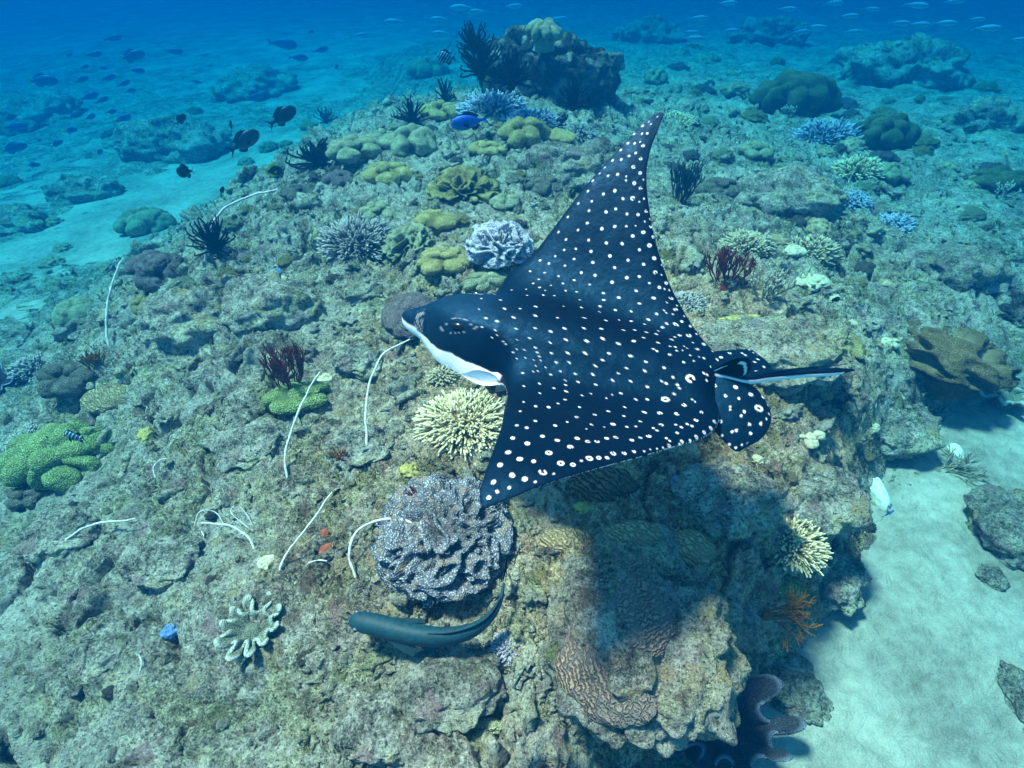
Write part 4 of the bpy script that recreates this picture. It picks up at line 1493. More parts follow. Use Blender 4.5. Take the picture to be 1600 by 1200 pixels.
def turf_mat():
    s = NT('turf')
    c = s.ramp(s.attr('t'), [(.0, (.10, .10, .04)), (.3, (.20, .17, .09)), (.55, (.30, .28, .13)), (.75, (.13, .07, .05)), (1.0, (.42, .38, .26))])
    return s.done(c, .95, None, .05)


build_floor()
build_rubble()
M['turf'] = turf_mat()
build_turf()
build_ray()

# ------------------------------------------------------------------ boulders and outcrops
big = rock(985, 965, 290, 270, M['boulder'], 'large grey-green coral boulder under the tail end of the eagle ray', 11, .62, 6, sink=.34)
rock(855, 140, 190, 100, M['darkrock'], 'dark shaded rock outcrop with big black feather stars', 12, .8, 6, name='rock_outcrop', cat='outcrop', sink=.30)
rock(1575, 815, 130, 120, M['boulder'], 'rough dark boulder standing alone on the sand beside the channel', 13, .7)
rock(1243, 1068, 80, 100, M['boulder'], 'low crusted rock half buried in sand by the purple ruffled coral', 14, .45)
rock(1548, 900, 42, 36, M['boulder'], 'small crusted stone on the sand under the lone boulder', 15, .5)
rock(1600, 1090, 60, 100, M['boulder'], 'crusted brown stone at the sand channel rim', 16, .5)
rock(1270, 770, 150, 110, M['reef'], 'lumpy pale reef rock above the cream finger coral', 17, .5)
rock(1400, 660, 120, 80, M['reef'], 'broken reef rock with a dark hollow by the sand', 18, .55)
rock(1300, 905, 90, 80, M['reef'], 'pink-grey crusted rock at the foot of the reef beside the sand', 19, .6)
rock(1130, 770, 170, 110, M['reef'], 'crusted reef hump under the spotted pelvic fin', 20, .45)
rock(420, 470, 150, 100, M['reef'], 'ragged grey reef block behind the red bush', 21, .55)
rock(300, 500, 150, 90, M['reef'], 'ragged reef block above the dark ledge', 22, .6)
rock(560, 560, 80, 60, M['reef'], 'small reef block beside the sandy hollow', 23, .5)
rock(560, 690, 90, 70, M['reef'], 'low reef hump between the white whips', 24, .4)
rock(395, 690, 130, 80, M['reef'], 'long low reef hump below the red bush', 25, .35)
rock(900, 260, 160, 90, M['boulder'], 'grey reef block behind the raised wing', 26, .5)
rock(1230, 300, 160, 100, M['reef'], 'broad reef hump behind the brown fans', 27, .5)
rock(1500, 420, 150, 80, M['boulder'], 'dark reef block on the far side of the sand channel', 28, .5)
rock(1205, 535, 230, 110, M['rubble'], 'pale bleached reef slab behind the tail', 29, .3)
rock(700, 1060, 150, 110, M['boulder'], 'olive crusted reef hump below the dark teal fish', 30, .35)
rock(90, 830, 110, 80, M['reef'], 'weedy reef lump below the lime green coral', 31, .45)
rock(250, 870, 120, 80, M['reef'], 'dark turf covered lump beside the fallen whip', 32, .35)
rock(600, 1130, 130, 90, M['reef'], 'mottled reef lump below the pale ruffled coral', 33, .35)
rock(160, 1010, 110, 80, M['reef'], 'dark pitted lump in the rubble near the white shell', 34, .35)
for k, (x, y, w_, h_, lab, m_) in enumerate((
        (395, 135, 120, 95, 'round dark reef mound rising from the far sand', 'reef'),
        (60, 175, 120, 110, 'wide hazy reef mound behind the fish school', 'reef'),
        (285, 232, 170, 70, 'long dark reef mound behind the sand strip', 'reef'),
        (130, 300, 110, 50, 'low hazy reef patch in front of the long mound', 'reef'),
        (30, 345, 90, 60, 'hazy reef lump on the far pale sand', 'reef'),
        (5, 530, 70, 90, 'dark rounded boulder at the foot of the reef slope', 'reef'),
        (1200, 60, 120, 60, 'hazy far rock under the pale fish', 'reef'),
        (1010, 60, 110, 50, 'faint far rock beyond the dark outcrop', 'reef'),
        (1400, 120, 190, 60, 'broad faint far reef ridge', 'reef'),
        (1540, 190, 130, 60, 'faint far reef lump on the dim slope', 'reef'),
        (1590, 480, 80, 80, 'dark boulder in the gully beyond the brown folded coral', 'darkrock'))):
    rock(x, y, w_, h_, M[m_], lab, 60 + k, .5, 5, name='reef_mound', cat='reef mound')

# ------------------------------------------------------------------ leather corals
leather(108, 722, 172, 112, M['green'], 'lime green lobed leather coral with a striped fish over it', 1, 11, 5, .62, .46)
leather(110, 600, 92, 62, M['grey'], 'grey-brown leather coral of four fat lobes above the lime green one', 2, 5, 2, .7, .5)
leather(252, 430, 96, 74, M['mauve'], 'mauve lobed leather coral on the reef crest', 3, 7, 4, .75, .3, knobs=12)
leather(228, 478, 40, 38, M['olive'], 'small olive knobbly coral under the mauve one', 4, 6, 3, .8, .4, res=.6)
leather(648, 497, 100, 100, M['mauve'], 'brown-mauve lobed coral just under the snout of the ray', 5, 6, 4, .6, .3, knobs=12)
leather(694, 830, 204, 190, M['speck'], 'big speckled grey and rust leather coral below the near wing tip', 6, 14, 9, .55, .36, fold=3.1, res=1.25)
leather(778, 392, 104, 92, M['white'], 'lavender white folded coral beside the far wing edge', 7, 9, 5, .75, .34, fold=1.9)
leather(640, 385, 72, 84, M['palegreen'], 'grey-green folded coral next to the lavender white one', 8, 7, 4, .7, .5, fold=1.9)
leather(695, 410, 86, 60, M['yellow'], 'mustard yellow leather coral between two folded corals', 9, 7, 2, .5, .4)
leather(725, 303, 104, 92, M['olive'], 'olive yellow leather coral with deep winding folds', 10, 9, 5, .6, .5, fold=1.6)
leather(683, 350, 72, 46, M['yellow'], 'smooth pale yellow cushion below the olive folded coral', 11, 4, 1, .5, .2, res=.7)
leather(608, 278, 90, 52, M['yellow'], 'low tan yellow cushion with knobbly lobes', 12, 6, 3, .5, .35, res=.7)
leather(648, 233, 80, 84, M['palegreen'], 'pale lobed coral under the spiky black feather star', 13, 7, 4, .8, .45, res=.7)
leather(818, 215, 82, 62, M['olive'], 'olive lobed coral behind the blue parrotfish', 14, 6, 3, .7, .45, res=.7)
leather(690, 180, 76, 44, M['yellow'], 'pale yellow knobbly coral beside the spiky black feather star', 15, 6, 3, .5, .4, res=.7)
leather(868, 212, 70, 30, M['yellow'], 'flat cream-edged coral plate behind the ray', 16, 5, 1, .35, .25, res=.7)
leather(555, 242, 86, 66, M['palegreen'], 'grey-green coral clump on the crest by the dark feather star', 17, 6, 4, .6, .4, res=.7)
leather(668, 116, 66, 40, M['palegreen'], 'pale green dome coral beside the dark outcrop', 18, 7, 4, .7, .35, res=.6)
leather(850, 60, 60, 40, M['palegreen'], 'pale green dome coral on top of the dark outcrop', 19, 8, 4, .8, .35, res=.6, p=atd(850, 62, 7.6))
leather(1023, 130, 40, 34, M['palegreen'], 'small pale bushy coral beyond the dark outcrop', 20, 6, 4, .9, .4, res=.5)
leather(465, 622, 108, 62, M['green'], 'flat green leather coral under the red bush', 21, 5, 1, .35, .22)
leather(1262, 684, 48, 42, M['cream'], 'small white and orange folded coral on the pale reef', 23, 4, 1, .5, .5, res=.7)
leather(1475, 560, 172, 112, M['brown'], 'big brown folded leather coral at the sand channel edge', 24, 9, 2, .5, .42, fold=1.25, yaw=-.5)
leather(1325, 540, 44, 60, M['olive'], 'small olive mossy cushion beside the tail tip', 26, 4, 2, .4, .3, res=.6)
leather(1390, 537, 34, 22, M['cream'], 'pale lemon knob beside the brown folded coral', 27, 4, 2, .6, .3, res=.5)
leather(230, 355, 88, 58, M['palegreen'], 'round lobed coral on the sand below the sand strip', 28, 8, 5, .65, .35, res=.6)
leather(122, 492, 62, 62, M['palegreen'], 'smooth round coral dome on the blue-lit slope', 29, 5, 4, .8, .12, res=.6)
leather(1240, 170, 130, 60, M['dullgreen'], 'dull green bushy coral thicket on the far slope', 30, 9, 6, .7, .45, res=.6)
leather(1375, 225, 110, 56, M['dullgreen'], 'dull green coral thicket behind the cream branch coral', 31, 8, 5, .7, .45, res=.6)
leather(1390, 275, 54, 44, M['palegreen'], 'round olive coral beside the cream branch coral', 32, 5, 3, .7, .3, res=.6)
leather(1560, 290, 100, 40, M['dullgreen'], 'dull green flat coral near the pale bush on the far slope', 33, 6, 4, .5, .35, res=.6)
leather(1275, 325, 74, 50, M['brown'], 'tan bowl shaped coral behind the brown fan', 34, 5, 0, .4, .4)
leather(1240, 395, 40, 30, M['cream'], 'pale lump beside the tan fan', 35, 5, 2, .5, .3, res=.5)
leather(1268, 440, 56, 44, M['cream'], 'cream yellow encrusting sponge behind the tail fan', 36, 5, 2, .35, .35, res=.6, cat='sponge')
leather(10, 1165, 60, 80, M['grey'], 'shadowed blue-grey coral lump at the edge of the rubble', 37, 6, 3, .5, .4, res=.6)
leather(45, 780, 60, 40, M['grey'], 'brown-grey lobed coral tucked under the lime green one', 38, 5, 2, .6, .45, res=.6)
leather(880, 160, 60, 34, M['mauve'], 'dim grey coral at the base of the dark outcrop', 39, 6, 3, .6, .4, res=.5)
leather(800, 600, 90, 60, M['darkfan'], 'dark green soft coral in the shade of the ray', 40, 7, 4, .6, .4, res=.7)
leather(760, 440, 80, 30, M['palegreen'], 'pale low coral ridge behind the head of the ray', 41, 8, 3, .4, .35, res=.7)

leather(600, 225, 66, 50, M['palegreen'], 'pale tan lobed coral on the crest between two lobed clumps', 401, 6, 3, .6, .4, res=.7)
leather(760, 235, 60, 40, M['yellow'], 'cream knobbly coral between the parrotfish and the olive folded coral', 402, 6, 3, .5, .35, res=.7)
leather(530, 280, 56, 40, M['mauve'], 'mauve grey low coral behind the mauve branching bush', 403, 6, 3, .6, .35, res=.7)
leather(590, 330, 60, 44, M['palegreen'], 'greyish lobed coral between the branching bush and the tan cushion', 404, 6, 4, .6, .4, res=.7)
leather(850, 290, 60, 46, M['grey'], 'grey brown lobed coral against the grey reef block', 405, 6, 4, .6, .4, res=.7)
leather(790, 320, 50, 40, M['palegreen'], 'small grey-green coral behind the lavender white one', 406, 5, 3, .6, .4, res=.7)
leather(470, 300, 60, 40, M['grey'], 'low grey lobed coral under the yellow-edged angelfish', 407, 6, 3, .5, .35, res=.7)
leather(1120, 300, 70, 46, M['grey'], 'grey lobed coral beside the blue-black gorgonian', 408, 6, 4, .6, .4, res=.7)
leather(1180, 240, 60, 40, M['palegreen'], 'pale coral clump between the far wing and the dull green thicket', 409, 6, 4, .6, .4, res=.7)

ruffled(397, 985, 96, 100, M['tealrim'], 'pale teal leather coral with tight ruffles on the rubble', 51, 10, .45, .2, .06, omega=.6)
ruffled(1110, 1150, 215, 150, M['purple'], 'dark purple ruffled leather coral with pale rims by the sand', 52, 9, .45, .20, .03, lift=.10, omega=.5, rim=.92)
ruffled(1562, 625, 90, 70, M['tealrim'], 'pale green ruffled coral behind the brown folded coral', 53, 8, .4, .2)
ruffled(15, 600, 60, 50, M['purple'], 'dark cup coral with a wavy white rim on the slope', 54, 5, .6, .22, .04)

# ------------------------------------------------------------------ stony corals
branching(728, 655, 158, 122, M['acro'], 'cream finger coral thicket under the near wing', 61, 560, .0080, .40, long=.55, sub=2)
branching(1230, 850, 98, 108, M['acro'], 'cream finger coral above the sand channel', 62, 190, .0085, .55, long=1.3)
branching(560, 375, 124, 96, M['acro2'], 'mauve grey branching coral bush on the crest', 63, 240, .0085, .55)
branching(1340, 268, 96, 52, M['acro'], 'cream branch coral on the hazy far slope', 64, 150, .013, .5)
branching(1058, 188, 58, 44, M['acro'], 'pale plate coral behind the far wing tip', 65, 150, .012, .35)
branching(1265, 390, 100, 56, M['acro3'], 'brown branching coral behind the brown fans', 66, 180, .011, .5)
branching(1165, 385, 90, 50, M['acro3'], 'tan branching coral behind the dark red bush', 67, 170, .011, .5)
branching(1075, 470, 60, 50, M['acro2'], 'grey branching coral touching the far wing edge', 68, 150, .008, .5)
branching(770, 172, 110, 46, M['blue'], 'pale blue branching coral below the dark outcrop', 69, 200, .013, .45)
branching(830, 192, 90, 30, M['blue'], 'blue branching coral patch beside the parrotfish', 70, 150, .012, .4)
branching(1330, 315, 60, 44, M['blue'], 'blue branching coral under the cream branch coral', 71, 120, .011, .5)
branching(1395, 352, 70, 40, M['blue'], 'light blue branching coral on the dim slope', 72, 120, .012, .45)
branching(1290, 215, 110, 44, M['blue'], 'dim blue branching coral on the far slope', 73, 130, .014, .5)
branching(1085, 75, 36, 20, M['acro'], 'pale distant coral below the pale fish', 74, 60, .02, .5, sub=1)
branching(255, 245, 32, 18, M['acro'], 'pale distant coral in front of the long mound', 75, 60, .016, .5, sub=1)
branching(690, 590, 50, 34, M['acro3'], 'small tan coral tuft below the white chin', 76, 80, .007, .5)
branching(40, 690, 60, 90, M['acro2'], 'dark grey branching coral beside the lime green one', 77, 160, .009, .5)
branching(60, 575, 80, 50, M['acro2'], 'dark speckled branching coral on the shaded slope', 78, 160, .009, .4)
branching(1265, 605, 30, 40, M['acro3'], 'small brown knobbly coral under the tail', 79, 60, .007, .5)
branching(905, 215, 60, 40, M['acro2'], 'grey branching coral clump behind the raised wing', 80, 120, .011, .6)
branching(795, 1015, 66, 50, M['white'], 'small lavender grey coral below the tail of the teal fish', 81, 140, .006, .5, sub=2)

brain(940, 748, 110, 56, M['brain'], 'red-brown brain coral under the near wing', 91, .45, .016, .005)
brain(985, 850, 84, 34, M['brain3'], 'tan ridged coral plate on the boulder', 92, .35, .016, .006, lift=.10)
brain(945, 1070, 170, 90, M['brain2'], 'orange and grey ridged brain coral plate on the boulder flank', 93, .22, .020, .007, on=big)
brain(1010, 960, 120, 90, M['brain2'], 'blue-grey ridged brain coral on top of the boulder', 94, .20, .020, .006, on=big)
brain(880, 840, 80, 40, M['brain3'], 'brown ridged plate coral beside the speckled coral', 95, .4, .015, .005)
brain(1075, 860, 70, 50, M['brain3'], 'orange-brown ridged coral on the edge of the boulder', 96, .4, .015, .005, lift=.06)
brain(178, 620, 90, 50, M['brain3'], 'tan ridged coral beside the grey-brown lobed one', 97, .4, .016, .005)

# ------------------------------------------------------------------ small coral heads, too alike to tell apart
def head_proto(seed, mat, kind):
    D, F, _, _ = dome_grid(22, 44)
    W = D + .2 * np.c_[vnoise(D * 2.3 + seed, seed), vnoise(D * 2.3 + 9, seed), vnoise(D * 2.3 + 5, seed)]
    f = .62 - worley(W * (1.6 if kind else 2.6) + seed * 1.7, seed)
    r = .9 + .55 * f
    t = np.clip(.5 - f, 0, 1)
    mb = MB()
    mb.add(D * r[:, None] * [1, .9, .62], F, t)
    o = mb.build('coral_head', mat)
    return o


def scatter_heads(protos, pts, label, group, cat='coral'):
    rng = np.random.default_rng(len(pts))
    first = [True] * len(protos)
    for i, (x, y, s_) in enumerate(pts):
        k = i % len(protos)
        p = spot(x, y)
        if first[k]:
            o = protos[k]
            first[k] = False
        else:
            o = protos[k].copy()
            COL.objects.link(o)
        R = psize(s_, p) / 2
        o.location = (p[0], p[1], p[2] - .05 * R)
        o.scale = (R, R * rng.uniform(.8, 1.1), R * rng.uniform(.8, 1.2))
        o.rotation_euler = (0, 0, rng.uniform(0, 6.28))
        tag(o, label, cat, group)


rs = random.Random(33)
scatter_heads([head_proto(300 + i, M[m_], i % 2) for i, m_ in enumerate(('palegreen', 'grey', 'olive', 'mauve', 'acro3'))],
              [(rs.uniform(1040, 1590), rs.uniform(80, 420), rs.uniform(20, 48)) for _ in range(60)],
              'small dull coral head on the hazy slope beyond the sand channel', 'coral heads on the hazy slope')
scatter_heads([head_proto(320 + i, M[m_], i % 2) for i, m_ in enumerate(('palegreen', 'yellow', 'grey', 'olive', 'rubble', 'acro3', 'mauve'))],
              [(rs.uniform(400, 900), rs.uniform(195, 440), rs.uniform(12, 34)) for _ in range(84)],
              'small coral knob on the reef crest behind the head of the ray', 'coral knobs on the crest')
scatter_heads([head_proto(340 + i, M[m_], i % 2) for i, m_ in enumerate(('palegreen', 'olive', 'acro3'))],
              [(rs.uniform(10, 440), rs.uniform(150, 460), rs.uniform(18, 46)) for _ in range(18)],
              'small hazy coral head on the blue-lit sand slope', 'coral heads on the sand slope')

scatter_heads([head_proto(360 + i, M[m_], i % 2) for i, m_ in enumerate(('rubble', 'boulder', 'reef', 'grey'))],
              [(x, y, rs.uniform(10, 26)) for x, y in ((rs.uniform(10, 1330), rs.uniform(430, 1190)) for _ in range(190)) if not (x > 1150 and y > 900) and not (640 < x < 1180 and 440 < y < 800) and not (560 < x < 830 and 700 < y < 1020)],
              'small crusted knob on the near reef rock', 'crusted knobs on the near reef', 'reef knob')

scatter_heads([head_proto(380 + i, M[m_], i % 2) for i, m_ in enumerate(('cream', 'acro3', 'mauve', 'brain3', 'yellow', 'rubble'))],
              [(rs.uniform(1130, 1400), rs.uniform(430, 840), rs.uniform(10, 26)) for _ in range(70)],
              'small knobbly crust on the pale reef around the tail', 'crusts on the pale reef', 'coral')

# ------------------------------------------------------------------ gorgonians and fans
gorgonian(455, 605, 96, 112, M['redfan'], 'rust red gorgonian bush on the green leather coral', 101, 5, .0050, stems=9, fan=.45, curl=.18, name='gorgonian')
gorgonian(1130, 445, 116, 86, M['darkred'], 'dark red gorgonian bush beside the far wing', 102, 5, .0055, stems=10, fan=.5, curl=.14, name='gorgonian')
gorgonian(1195, 468, 74, 70, M['palefan'], 'pale tipped gorgonian beside the dark red bush', 103, 4, .0055, stems=11, fan=.35, curl=.10, lean=(.25, 0), name='gorgonian')
gorgonian(1062, 318, 70, 84, M['darkfan'], 'blue-black whip gorgonian behind the far wing', 104, 4, .007, stems=12, fan=.25, curl=.15, lean=(.15, 0), name='gorgonian')
gorgonian(1190, 978, 70, 92, M['orange'], 'orange-brown gorgonian reaching over the sand', 105, 5, .0050, stems=7, fan=.6, curl=-.02, lean=(2.0, -.3), name='gorgonian', lift=.12)
gorgonian(1465, 735, 60, 84, M['tanfan'], 'tan flattened gorgonian lying on the sand', 106, 5, .0042, stems=8, fan=.35, curl=-.03, lean=(2.6, 0), name='gorgonian')
gorgonian(152, 570, 50, 46, M['orange'], 'small brown gorgonian tuft at the foot of the tall whip', 107, 4, .006, stems=8, fan=.5, name='gorgonian')
gorgonian(270, 425, 22, 26, M['redfan'], 'tiny red gorgonian in the mauve coral', 108, 3, .006, stems=4, fan=.5, name='gorgonian')
gorgonian(532, 730, 22, 46, M['orange'], 'short ochre gorgonian tuft between the whips', 109, 3, .005, stems=6, fan=.4, name='gorgonian')
gorgonian(1565, 310, 66, 34, M['palefan'], 'pale antler shaped gorgonian on the far slope', 110, 3, .010, stems=7, fan=.6, curl=.05, name='gorgonian')
gorgonian(650, 790, 36, 50, M['redfan'], 'rust red tuft growing in the speckled coral', 111, 4, .0045, stems=7, fan=.35, name='gorgonian')
gorgonian(1230, 185, 40, 26, M['palefan'], 'small pale coral bush in the dull green thicket', 112, 3, .012, stems=7, fan=.6, name='gorgonian')

# ------------------------------------------------------------------ feather stars
crinoid(340, 372, 60, 66, M['black'], 'black feather star at the foot of the curved grey whip', 121, 26)
crinoid(645, 180, 46, 46, M['black'], 'spiky black feather star with curled arms on the crest', 122, 24)
for k, (x, y, w_, h_, d_, lab) in enumerate((
        (740, 62, 50, 50, 7.05, 'tall black feather star standing on top of the outcrop'),
        (752, 100, 70, 70, 6.85, 'wide black feather star on the face of the outcrop'),
        (800, 115, 70, 60, 6.8, 'dim black feather star in the middle of the outcrop'),
        (895, 150, 46, 50, 6.75, 'black feather star on the beside the outcrop'))):
    crinoid(x, y, w_, h_, M['black'], lab, 123 + k, 28, p=atd(x, y + 20, d_))
crinoid(696, 148, 26, 42, M['black'], 'narrow black feather star below the outcrop', 128, 18)
crinoid(510, 182, 30, 30, M['black'], 'small black feather star on the far crest', 129, 18)
crinoid(500, 245, 80, 40, M['black'], 'sprawling black feather star on the crest below the yellow-edged fish', 130, 26)
crinoid(868, 190, 40, 26, M['black'], 'low black feather star beside the cream-edged plate', 131, 18)

# ------------------------------------------------------------------ whip corals
whip([(322, 418, .0), (324, 372, .16), (345, 330, .30), (392, 306, .40), (434, 296, .46)], M['whip2'], 'thick grey whip coral curving over the black feather star', .009)
whip([(172, 548, .0), (166, 510, .12), (170, 462, .26), (182, 425, .36), (192, 403, .42)], M['whip2'], 'upright brown-grey whip coral on the slope edge', .009)
whip([(449, 747, .0), (445, 712, .08), (462, 655, .18), (483, 608, .26), (501, 581, .31)], M['whip'], 'white whip coral leaning against the green leather coral', .0062)
whip([(583, 730, .0), (573, 690, .08), (575, 610, .22), (598, 555, .32), (640, 530, .36)], M['whip'], 'long white whip coral arching up to the snout of the ray', .0062)
whip([(556, 905, .0), (546, 870, .06), (556, 832, .12), (592, 813, .16), (632, 813, .18), (657, 824, .20)], M['whip'], 'bright white whip coral bowing over the speckled coral', .0064)
whip([(437, 893, .0), (446, 868, .05), (478, 826, .13), (500, 796, .19), (519, 769, .24)], M['whip'], 'white whip coral leaning above the orange stain', .0058)
whip([(397, 858, .0), (386, 836, .04), (352, 820, .08), (313, 817, .10)], M['whip'], 'short white whip coral lying across the rubble', .0060)
whip([(88, 880, .0), (96, 852, .04), (122, 830, .08), (150, 819, .11), (212, 811, .14)], M['whip'], 'fallen white whip coral with a grey foot', .0062)
whip([(352, 822, .0), (335, 800, .05), (312, 800, .07), (304, 822, .05)], M['whip'], 'thin white whip coral bent in a hook', .0028)
whip([(395, 830, .0), (372, 812, .04), (360, 798, .06), (366, 790, .07)], M['whip'], 'very thin white whip coral curling beside the hooked one', .0028)
whip([(396, 822, .0), (386, 805, .04), (376, 792, .07)], M['whip'], 'thin straight white whip stub above the rubble', .0030)
whip([(244, 748, .0), (240, 730, .04), (250, 718, .06), (268, 716, .07)], M['whip'], 'tiny white whip coral beside the yellow sponge', .0035)
whip([(219, 1050, .0), (221, 1038, .03), (217, 1026, .05), (212, 1023, .06)], M['whip'], 'tiny curved white whip coral in the lower rubble', .0040)
whip([(318, 838, .0), (315, 830, .01), (314, 824, .03)], M['whip'], 'short white whip stub below the lying whip', .0040)
whip([(482, 880, .0), (495, 876, .02), (510, 877, .02)], M['whip'], 'small white twig on the rubble by the red sponge', .0040)

# ------------------------------------------------------------------ sponges, shells and small patches
patch(268, 990, 26, 20, M['bluesponge'], 'small bright blue sponge in the rubble', 141)
patch(228, 680, 24, 22, M['yellowsponge'], 'bright yellow sponge on the bare reef', 142, tall=.6)
patch(510, 862, 20, 26, M['redsponge'], 'red encrusting sponge beside the leaning whip', 143)
patch(506, 838, 16, 14, M['redsponge'], 'small red stain of sponge above the red sponge', 144)
patch(420, 882, 34, 20, M['cream'], 'orange-cream sponge at the foot of the leaning whip', 145, tall=.3)
patch(912, 800, 30, 18, M['yellowsponge'], 'yellow-green sponge on the shaded reef', 147)
patch(640, 735, 30, 22, M['yellowsponge'], 'yellow sponge at the edge of the cream finger thicket', 148)
patch(1368, 775, 26, 56, M['shell'], 'tall pale shell standing by the sand', 151, name='shell', cat='shell', tall=1.2, rough=.25)
patch(1490, 710, 20, 26, M['shell'], 'round pale shell behind the flattened gorgonian', 152, name='shell', cat='shell', tall=1.0, rough=.2)
patch(1060, 758, 34, 24, M['bluesponge'], 'dim blue sponge in the shade below the ray', 153)
patch(812, 1022, 20, 16, M['redsponge'], 'pink patch beside the lavender grey coral', 154)
patch(760, 1140, 60, 20, M['palegreen'], 'pale green algae tuft at the bottom of the reef', 156, name='algae_tuft', cat='algae', tall=.3)
patch(1225, 915, 44, 40, M['green'], 'green mossy algae below the cream finger coral', 157, name='algae_tuft', cat='algae', tall=.5)
patch(430, 428, 22, 16, M['bluesponge'], 'blue sponge speck behind the grey reef block', 158)
patch(440, 440, 20, 18, M['cream'], 'pale knob next to the blue sponge speck', 159)
patch(1215, 560, 34, 44, M['cream'], 'bleached white knob above the tail', 160, tall=.5)
patch(1160, 500, 60, 20, M['yellowsponge'], 'ochre ridge of sponge behind the tail fin', 161, tall=.3)
patch(510, 598, 26, 20, M['cream'], 'tan knob beside the green leather coral', 162)

# ------------------------------------------------------------------ fish
def build_cobia():
    """the dark fish that swims below the ray, its tail curved away"""
    pix = [(545, 973, .30), (560, 971, .30), (590, 977, .30), (640, 990, .30), (690, 995, .30), (735, 986, .31), (765, 965, .32), (782, 938, .33), (787, 912, .34)]
    g = spot(660, 1000)
    Wp = np.array([at(x, y, g[2] + .10 + dz * .25) for x, y, dz in pix])
    c0 = Wp.mean(0)
    root = thing('dark_fish', 'dark teal long fish with curved tail swimming below the ray', 'fish', c0)
    n, k = 60, 24
    C = spline(Wp - c0, n)
    t = np.linspace(0, 1, n)
    wd = np.interp(t, [0, .02, .06, .14, .26, .42, .6, .78, .9, 1], [.006, .024, .036, .042, .043, .040, .031, .018, .009, .005])
    ht = np.interp(t, [0, .02, .06, .14, .26, .42, .6, .78, .9, 1], [.005, .018, .030, .040, .046, .046, .038, .024, .014, .010])
    T = np.gradient(C, axis=0)
    T /= np.linalg.norm(T, axis=1, keepdims=True)
    up = np.array([0, -.25, 1.0])
    S = np.cross(T, up)
    S /= np.linalg.norm(S, axis=1, keepdims=True)
    U = np.cross(S, T)
    th = np.arange(k) * 2 * math.pi / k
    V = C[:, None] + (wd[:, None] * np.cos(th))[..., None] * S[:, None] + (ht[:, None] * np.sin(th))[..., None] * U[:, None]
    V = np.vstack([V.reshape(-1, 3), [C[0] - T[0] * .004]])
    F = grid_faces(n, k, True)
    cap = np.array([[n * k, (j + 1) % k, j, j] for j in range(k)])
    mb = MB()
    mb.add(V, np.vstack([F, cap]), np.r_[np.repeat(t, k), 0])
    mb.build('body', M['cobia'], root)

    def fin(name, i0, i1, d0, d1, off, mat=M['tealfin']):
        B = [C[i] + off(i) * .9 for i in np.linspace(i0, i1, 5).astype(int)]
        e = np.interp(np.linspace(0, 1, 5), [0, .35, 1], [.15, 1, .35])
        Tp = [C[min(n - 1, i + 3)] + off(i) + (d0 * (1 - q) + d1 * q) * e[j] for j, (i, q) in enumerate(zip(np.linspace(i0, i1, 5).astype(int), np.linspace(0, 1, 5)))]
        m = MB()
        m.add(*fin_sheet(B, Tp, .004))
        m.build(name, mat, root)
    fin('dorsal_fin', 24, 50, U[30] * .016, U[45] * .014, lambda i: U[i] * ht[i])
    fin('anal_fin', 32, 50, -U[30] * .03 + S[30] * -.01, -U[45] * .02, lambda i: -U[i] * ht[i])
    for s in (1, -1):
        fin('pectoral_fin', 14, 20, S[16] * s * .035 + T[16] * .05 - U[16] * .03, S[18] * s * .025 + T[16] * .06 - U[16] * .035, lambda i, s=s: S[i] * s * wd[i])
        fin('pelvic_fin', 20, 25, S[16] * s * .03 + T[16] * .04 - U[16] * .02, S[18] * s * .03 + T[16] * .05 - U[16] * .02, lambda i, s=s: S[i] * s * wd[i] * .5 - U[i] * ht[i] * .8)
    e = C[-1]
    m = MB()
    m.add(*fin_sheet([e + U[-1] * .014, e, e - U[-1] * .014], [e + T[-1] * .11 + U[-1] * .075, e + T[-1] * .06, e + T[-1] * .11 - U[-1] * .075], .005))
    m.build('tail_fin', M['tealfin'], root)
    v, f = ico(2)
    for s in (1, -1):
        ce = C[4] + S[4] * s * wd[4] * .90 + U[4] * .008
        ey = mesh_obj('eye', v * .0105 + ce, f, M['iris'], root)
        mesh_obj('pupil', v * .0070 + ce + S[4] * s * .0050 + U[4] * .002, f, M['eye'], ey)
    return root


build_cobia()
fish(118, 682, 3.62, 60, 155, 'dark blue fish with pale stripes above the lime green coral', 'fish', M['stripefish'], M['darkfin'], M['darkfin'], .34, .16, -14, 'striped_fish')
fish(427, 267, 5.4, 26, 20, 'dark angelfish edged in yellow over the crest', 'fish', M['blackfish'], M['yellowfin'], M['yellowfin'], .62, .15, 0, 'angelfish')
fish(735, 190, 5.6, 62, 190, 'vivid blue parrotfish behind the ray', 'fish', M['parrot'], M['darkfin'], M['damsel'], .38, .17, -6, 'parrotfish')
fish(698, 90, 6.6, 30, 170, 'round fish with pale bars beside the outcrop', 'fish', M['stripefish'], M['darkfin'], M['darkfin'], .6, .16, 0, 'barred_fish')
fish(440, 183, 7.0, 52, 30, 'big dark fish above the far crest', 'fish', M['blackfish'], M['darkfin'], M['darkfin'], .42, .17, 22, 'dark_fish')
fish(380, 222, 6.6, 58, 30, 'big dark fish below the other over the sand strip', 'fish', M['greyfish'], M['darkfin'], M['darkfin'], .42, .17, 24, 'dark_fish')
fish(290, 268, 6.0, 26, 200, 'round black fish with a white chin over the sand strip', 'fish', M['blackfish'], M['darkfin'], M['palefin'], .72, .16, 0, 'black_fish')
fish(282, 187, 7.2, 22, 40, 'small black fish above the long mound', 'fish', M['blackfish'], M['darkfin'], M['darkfin'], .5, .16, 35, 'black_fish')
fish(347, 298, 5.6, 14, 60, 'tiny black fish beside the crest', 'fish', M['blackfish'], M['darkfin'], M['darkfin'], .5, .16, 50, 'black_fish')
